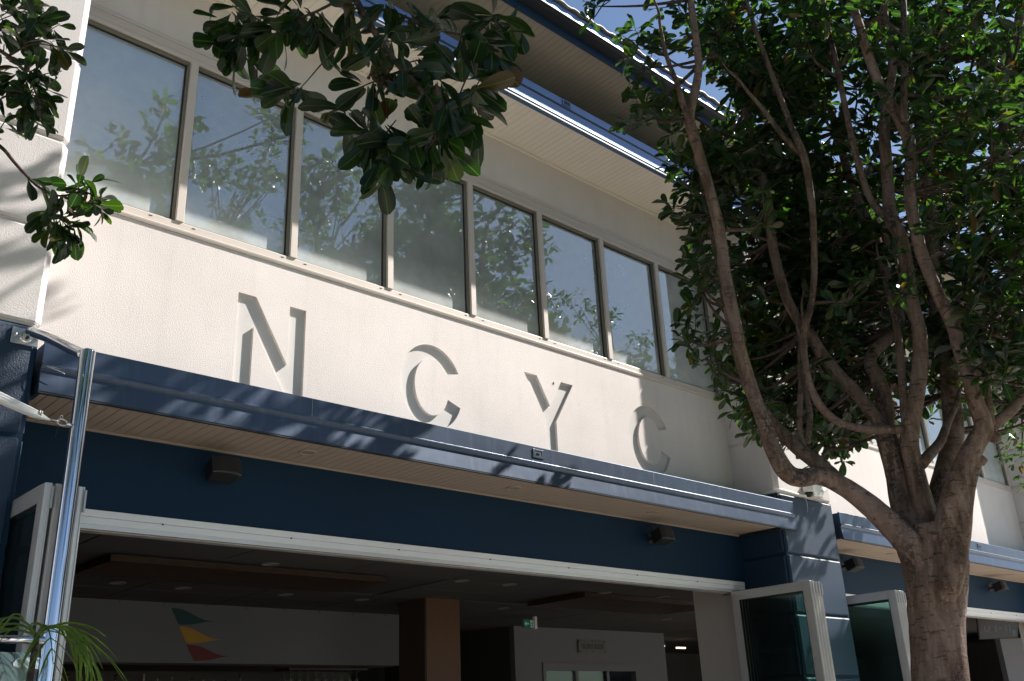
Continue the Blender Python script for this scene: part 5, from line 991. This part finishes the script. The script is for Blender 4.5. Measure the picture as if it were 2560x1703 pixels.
# ---- the street tree on the right
rt = random.Random(2)
tr = tag(empty('street_tree', (6.45, 2.98, 0)), 'tall multi-stemmed tree with smooth brown trunk on the right', 'tree')
LIMBS['trunk'] = [[6.43, 2.99, -.15, .24], [6.43, 2.985, .3, .2], [6.435, 2.98, .9, .18]]+LIMBS['trunk']
for k, pts in LIMBS.items():
    o = MB().tube(pts, 20 if k == 'trunk' else (14 if pts[0][3] > .04 else 9), 5, .035 if k in ('trunk', 'E', 'A', 'B0', 'C', 'D', 'F') else .05, rt).build('trunk' if k == 'trunk' else 'limb', M['bark'] if k in ('trunk', 'A', 'B0', 'C', 'E', 'F', 'D') else M['bark_l'], tr, smooth=True)
tips, dirs = clump_tips(CLUMPS, 10, (6.7, 2.9, 3.0))
cc = np.concatenate([np.repeat(np.array([[x, y, z]]), max(3, int(10*(r/.3)**2.4)), 0) for x, y, z, r in CLUMPS])
twig_mesh(tips, dirs, cc, M['bark_d'], tr)
# branchlets from the limbs out to each clump
allp = np.array([q[:3] for k, pts in LIMBS.items() if k != 'trunk' for q in pts])
bl = MB()
for x, y, z, r in CLUMPS:
    c = np.array([x, y, z]); d = np.linalg.norm(allp-c, axis=1)+np.where(allp[:, 2] > z, .6, 0)
    a = allp[int(np.argmin(d))]
    m_ = (a*.45+c*.55)+np.array([rt.uniform(-.08, .08), rt.uniform(-.08, .08), -.06])
    bl.tube([(*a, .016), (*m_, .011), (*c, .006)], 6, 3)
bl.build('branchlets', M['bark_d'], tr, smooth=True)['kind'] = 'stuff'
B, X, Z, L = leaf_frames(tips, dirs, 8, .145)
dist = np.linalg.norm(B-np.array([0, 0, 1.65]), axis=1)
near = np.argsort(dist)
vis = near[(B[near][:, 2]-1.65 < B[near][:, 1]*2.6)][:300]
mask = np.ones(len(B), bool); mask[vis] = False
single_leaves(tr, B[vis], X[vis], Z[vis], L[vis])
link('crown', leaf_mesh('crown', B[mask], X[mask], Z[mask], L[mask], M['leaf']), tr)['kind'] = 'stuff'

# ---- the tree on the left, whose branches hang into the picture
nt_ = tag(empty('overhanging_tree', (-2.1, 2.9, 0)), 'dark broadleaf tree whose leafy branches hang in from top left', 'tree')
MB().tube([(-2.1, 2.9, -.1, .23), (-2.1, 2.9, .6, .19), (-2.05, 2.88, 1.8, .17), (-2.0, 2.9, 2.7, .17)], 18, 5, .03, rt).build('trunk', M['bark'], nt_, smooth=True)
NL = [
    [(-2.0, 2.9, 2.5, .12), (-1.5, 2.85, 3.9, .10), (-.5, 2.75, 5.0, .08), (.6, 2.7, 5.75, .06), (1.5, 2.75, 5.7, .04), (1.723, 2.854, 5.168, .022)],
    [(-2.0, 2.9, 2.5, .11), (-1.6, 3.6, 3.8, .09), (-.8, 4.4, 4.9, .06), (.1, 4.85, 5.35, .035), (.676, 5.008, 5.391, .016)],
    [(-.8, 4.4, 4.9, .04), (0, 4.8, 4.85, .025), (.712, 4.974, 4.766, .012)],
    [(.3, 2.7, 5.6, .05), (1.4, 2.5, 6.1, .04), (2.6, 2.2, 6.5, .03), (3.8, 1.8, 6.9, .018)],
    [(.1, 3.9, 5.3, .04), (1.1, 4.1, 6.1, .035), (2.2, 3.95, 6.6, .025), (2.9, 3.8, 6.9, .015)],
    [(-2.0, 2.9, 2.5, .12), (-2.2, 2.6, 4.2, .1), (-2.4, 2.4, 5.8, .07), (-2.2, 2.2, 7.2, .04)],
    [(-2.0, 2.9, 2.6, .1), (-2.9, 3.2, 3.9, .08), (-3.6, 3.4, 5.2, .05), (-4.0, 3.5, 6.3, .03)],
    [(-1.2, 3.3, 4.0, .05), (-.7, 3.9, 4.9, .05), (.1, 3.9, 5.3, .04)]]
for pts in NL: MB().tube(pts, 12, 5, .05, rt).build('limb', M['bark'], nt_, smooth=True)
for k, pts in FGB.items():
    n = len(pts)
    r0 = {'b1': .019, 'l1': .014, 'l3': .011}.get(k, .0075)
    r0 = .0045 if k == 'b4' else r0
    MB().tube([(*q, r0*(1-.65*i/(n-1))) for i, q in enumerate(pts)], 9, 4, .06, rt).build('branch', M['bark_d'], nt_, smooth=True)
fg = np.array(FG)
bp = np.concatenate([np.array(v) for v in FGB.values()])
# dense points along the branches
dense = np.concatenate([np.concatenate([np.linspace(v[i], v[i+1], 8) for i in range(len(v)-1)]) for v in [np.array(q) for q in FGB.values()]])
near_b = np.array([dense[np.argmin(np.linalg.norm(dense-q, axis=1))] for q in fg])
fdir = unit(unit(fg-near_b+1e-4)+np.array([.25, 0, -.25])+rng.normal(size=fg.shape)*.2)
tw = MB()
for a, c in zip(fg, near_b):
    mid = (a+c)/2+np.array([0, 0, .008])
    tw.tube([(*c, .0034), (*mid, .003), (*a, .0022)], 6, 3)
tw.build('twigs', M['bark_d'], nt_, smooth=True)['kind'] = 'stuff'
left = fg[:, 1] > 3.9
for sel, ln, per in ((~left, .15, 8), (left, .125, 9)):
    B, X, Z, L = leaf_frames(fg[sel], fdir[sel], per, ln, .9, .35)
    # lamina mostly faces the sky and the street, with variety
    single_leaves(nt_, B, X, Z, L)
for q, dz in ((fg[1]+np.array([.06, 0, .02]), .22), (fg[26], .12), (fg[33], .14)):
    MB().tube([(*q, .002), (*(q+np.array([.004, 0, -dz*.5])), .0035), (*(q+np.array([0, .003, -dz])), .001)], 6, 4, .3, rt).build('seed_spike', M['bark_d'], nt_)
br_ = MB()
for _ in range(46):
    c_ = fg[24]+np.array([rt.uniform(-.09, .06), rt.uniform(-.03, .03), rt.uniform(-.02, .05)])
    r_ = rt.uniform(.004, .008)
    br_.lathe([(r_*.3, -r_), (r_*.9, -r_*.5), (r_, 0), (r_*.9, r_*.5), (r_*.3, r_)], 6, Matrix.Translation(tuple(c_)))
tag(br_.build('berries', M['bark_d'], nt_, smooth=True), kind='stuff')
# crown overhead, out of the picture
oc = []
rc = random.Random(9)
shade = []  # unseen clumps added towards the sun to shade the hanging leaves and left pier
for q in FG:
    for _ in range(2):
        t_ = rc.uniform(.9, 3.2)
        shade.append((q[0]+SUN.x*t_+rc.uniform(-.25, .25), q[1]+SUN.y*t_+rc.uniform(-.25, .25), q[2]+SUN.z*t_+rc.uniform(-.2, .2)))
for _ in range(16):
    t_ = rc.uniform(3.7, 5.2)
    shade.append((rc.uniform(.5, 1.3)+SUN.x*t_, 5.46+SUN.y*t_, rc.uniform(3.9, 4.9)+SUN.z*t_))
while len(oc) < 216:
    r = rc.uniform(.3, .42)
    if shade:
        x, y, z = shade.pop(); r *= .75
    else:
        x, y, z = rc.uniform(-4.4, 4.6), rc.uniform(.6, 4.6), rc.uniform(4.6, 8.3)
        e = ((x-.0)/4.6)**2+((y-2.6)/2.3)**2+((z-6.3)/2.1)**2
        if e > 1: continue
    # clear of the camera's view: keep above the frame's top edge
    v_ = Vector((x, y, z-1.65)); d_ = v_.dot(FW)
    if d_ > 0:
        sx = v_.dot(RT)/d_*2402/1280; sy = v_.dot(UP)/d_*2402/851
        m_ = (r+.22)/d_*2402/851
        if -1-m_*.7 < sx < 1+m_*.7 and sy < 1+m_: continue
    if x > 2.6 and z > 7.8: continue
    s_ = (6-y)/6
    if x/(1+s_) < 2.25 and x > 0 and 1.65+(z-1.65)/(1+s_) > 5.35 and rc.random() < .85: continue
    oc.append((x, y, z, r))
tips, dirs = clump_tips(oc, 6, (-2, 2.9, 3.5))
B, X, Z, L = leaf_frames(tips, dirs, 7, .15)
link('crown', leaf_mesh('crown', B, X, Z, L, M['leaf']), nt_)['kind'] = 'stuff'
bl = MB()
allp = np.array([q[:3] for pts in NL for q in pts])
for x, y, z, r in oc:
    c = np.array([x, y, z]); a = allp[int(np.argmin(np.linalg.norm(allp-c, axis=1)))]
    m_ = (a+c)/2+np.array([0, 0, -.08])
    bl.tube([(*a, .016), (*m_, .011), (*c, .006)], 6, 2)
bl.build('branchlets', M['bark_d'], nt_, smooth=True)['kind'] = 'stuff'

# ---- next street tree along, beyond the right edge
def plain_tree(name, label, base, H, crown_c, crown_r, ncl, seed, zmax=9.0, per=6):
    r_ = random.Random(seed)
    t_ = tag(empty(name, (base[0], base[1], 0)), label, 'tree')
    bx_, by_ = base
    MB().tube([(bx_, by_, -.1, .22), (bx_, by_, .8, .18), (bx_+.03, by_, H, .18)], 14, 5, .03, r_).build('trunk', M['bark'], t_, smooth=True)
    ends = []
    for k in range(7):
        a = 2*math.pi*k/7+r_.uniform(-.3, .3)
        e = Vector((crown_c[0]+math.cos(a)*crown_r[0]*.65, crown_c[1]+math.sin(a)*crown_r[1]*.65, crown_c[2]+r_.uniform(-.2, .6)*crown_r[2]))
        s_ = Vector((bx_+.03, by_, H-.15))
        m1 = s_.lerp(e, .4)+Vector((0, 0, -.25)); m2 = s_.lerp(e, .75)+Vector((r_.uniform(-.1, .1), r_.uniform(-.1, .1), .05))
        MB().tube([(*s_, .09), (*m1, .06), (*m2, .04), (*e, .02)], 10, 5, .05, r_).build('limb', M['bark'], t_, smooth=True)
        ends += [m1, m2, e]
    cl_ = []
    tries = 0
    while len(cl_) < ncl and tries < 20000:
        tries += 1
        p_ = Vector((r_.uniform(-1, 1), r_.uniform(-1, 1), r_.uniform(-1, 1)))
        if not .3 < p_.length < 1: continue
        q = (crown_c[0]+p_.x*crown_r[0], crown_c[1]+p_.y*crown_r[1], crown_c[2]+p_.z*crown_r[2])
        if q[2] > zmax or q[1] > 4.7: continue
        cl_.append((*q, r_.uniform(.28, .42)))
    tips, dirs = clump_tips(cl_, per, (bx_, by_, H))
    B, X, Z, L = leaf_frames(tips, dirs, 7, .15)
    link('crown', leaf_mesh('crown', B, X, Z, L, M['leaf']), t_)['kind'] = 'stuff'
    bl = MB()
    for x, y, z, r in cl_:
        c = Vector((x, y, z)); a = min(ends, key=lambda q: (q-c).length)
        m_ = (a+c)/2+Vector((0, 0, -.06))
        bl.tube([(*a, .016), (*m_, .011), (*c, .005)], 5, 2)
    bl.build('branchlets', M['bark_d'], t_, smooth=True)['kind'] = 'stuff'
    return t_
plain_tree('street_tree', 'sunlit street tree at the right edge behind the multi-stemmed tree', (12.6, 2.6), 2.5, (12.3, 2.9, 5.7), (2.3, 1.9, 1.9), 95, 21, zmax=7.4)
# trees behind the viewer, mirrored in the upstairs windows
plain_tree('kerbside_tree', 'tall kerbside tree mirrored in the upstairs windows above the letter C', (8.0, -1.6), 4.2, (8.0, -1.6, 8.6), (2.9, 2.0, 3.6), 120, 31, zmax=12.4, per=7)
plain_tree('kerbside_tree', 'lower kerbside tree mirrored in the right-hand upstairs windows', (15.2, -1.8), 3.5, (15.2, -1.8, 7.9), (3.2, 2.0, 2.9), 85, 32, zmax=10.9)

# ------------------------------------------------------------------ palms
def frond(parent, base, d, length, arch, nleaf, leaf_len, mat, rnd_, droop=.6, width=.0075):
    """arching rachis with drooping strap leaflets, one mesh"""
    m = MB()
    d = Vector(d).normalized(); b = Vector(base)
    side = d.cross(Vector((0, 0, 1))).normalized()
    pts = []
    for k in range(9):
        t = k/8
        p_ = b+d*length*t+Vector((0, 0, arch*(t*1.0-1.55*t*t)))
        pts.append((*p_, .006*(1-.75*t)))
    m.tube(pts, 5, 2)
    for k in range(nleaf):
        t = .18+.82*k/(nleaf-1)
        i = min(7, int(t*8)); f = t*8-i
        p_ = Vector(pts[i][:3]).lerp(Vector(pts[i+1][:3]), f)
        fw = (Vector(pts[i+1][:3])-Vector(pts[i][:3])).normalized()
        for s in (-1, 1):
            if k == nleaf-1 and s > 0: continue
            ll = leaf_len*(0.55+.45*math.sin(min(1, t*1.15)*math.pi))*rnd_.uniform(.8, 1.15)
            dr = (side*s*rnd_.uniform(.55, .9)+fw*rnd_.uniform(.55, .95)+Vector((0, 0, rnd_.uniform(-.05, .3)))).normalized()
            vs = []
            nrm = dr.cross(Vector((0, 0, 1)))
            nrm = nrm.normalized() if nrm.length > .01 else side
            for j in range(6):
                q = j/5
                c = p_+dr*ll*q+Vector((0, 0, -droop*ll*q*q))
                w_ = width*(.35+1.1*math.sin(math.pi*min(1, q*.85+.12)))*(1 if q < .99 else .1)
                vs += [c-nrm*w_/2+Vector((0, 0, .003)), c+Vector((0, 0, -.002)), c+nrm*w_/2+Vector((0, 0, .003))]
            fs = []
            for j in range(5):
                a = j*3
                fs += [(a, a+1, a+4, a+3), (a+1, a+2, a+5, a+4)]
            m.add(vs, fs)
    return m.build('frond', mat, parent, smooth=True)
def palm(name, label, base, top, fr, mat, seed):
    r_ = random.Random(seed)
    p_ = tag(empty(name, (base[0], base[1], 0)), label, 'palm')
    MB().lathe([(.17, 0), (.2, .42), (.21, .45), (.19, .45), (.18, .40)], 20, Matrix.Translation((base[0], base[1], 0))).build('pot', M['terracotta'], p_)
    MB().tube([(base[0], base[1], .38, .022), ((base[0]+top[0])/2, (base[1]+top[1])/2, (top[2]+.38)/2, .018), (*top, .012)], 8, 3).build('stem', M['bark_d'], p_, smooth=True)
    for d, ln, arch, nl, ll, dr in fr:
        frond(p_, top, d, ln, arch, nl, ll, mat, r_, dr)
    return p_
palm('potted_palm', 'bright green potted palm in front of the glass screen, lower left', (1.34, 4.40, 0), (1.40, 4.45, 2.10),
     [((1, .1, 0), .26, .27, 9, .28, .55), ((.7, -.4, 0), .24, .22, 8, .24, .7), ((-.6, .2, 0), .30, .30, 9, .24, .5), ((-.9, -.2, 0), .36, .42, 9, .25, .5), ((-1, .3, 0), .42, .18, 9, .24, .5), ((.1, -1, 0), .18, .22, 7, .2, .6)], M['palm'], 4)
palm('indoor_palm', 'dim palm in the bar in front of the timber column', (7.15, 8.2, 0), (7.15, 8.2, 1.85),
     [((1, .1, 0), .45, .5, 11, .26, .4), ((-1, .2, 0), .45, .52, 11, .26, .4), ((.5, -.6, 0), .40, .6, 11, .26, .4), ((-.5, -.6, 0), .4, .6, 11, .25, .4), ((.1, 1, 0), .3, .7, 10, .25, .4)], M['palm_d'], 6)
palm('indoor_palm', 'dim palm in the right bar below the television', (16.6, 6.75, 0), (16.6, 6.75, 1.9),
     [((1, .1, 0), .5, .55, 12, .3, .4), ((-1, .2, 0), .5, .55, 12, .3, .4), ((.5, -.6, 0), .4, .75, 12, .3, .4), ((-.4, -.6, 0), .4, .75, 12, .3, .4), ((.1, 1, 0), .3, .8, 10, .25, .4)], M['palm_d'], 8)
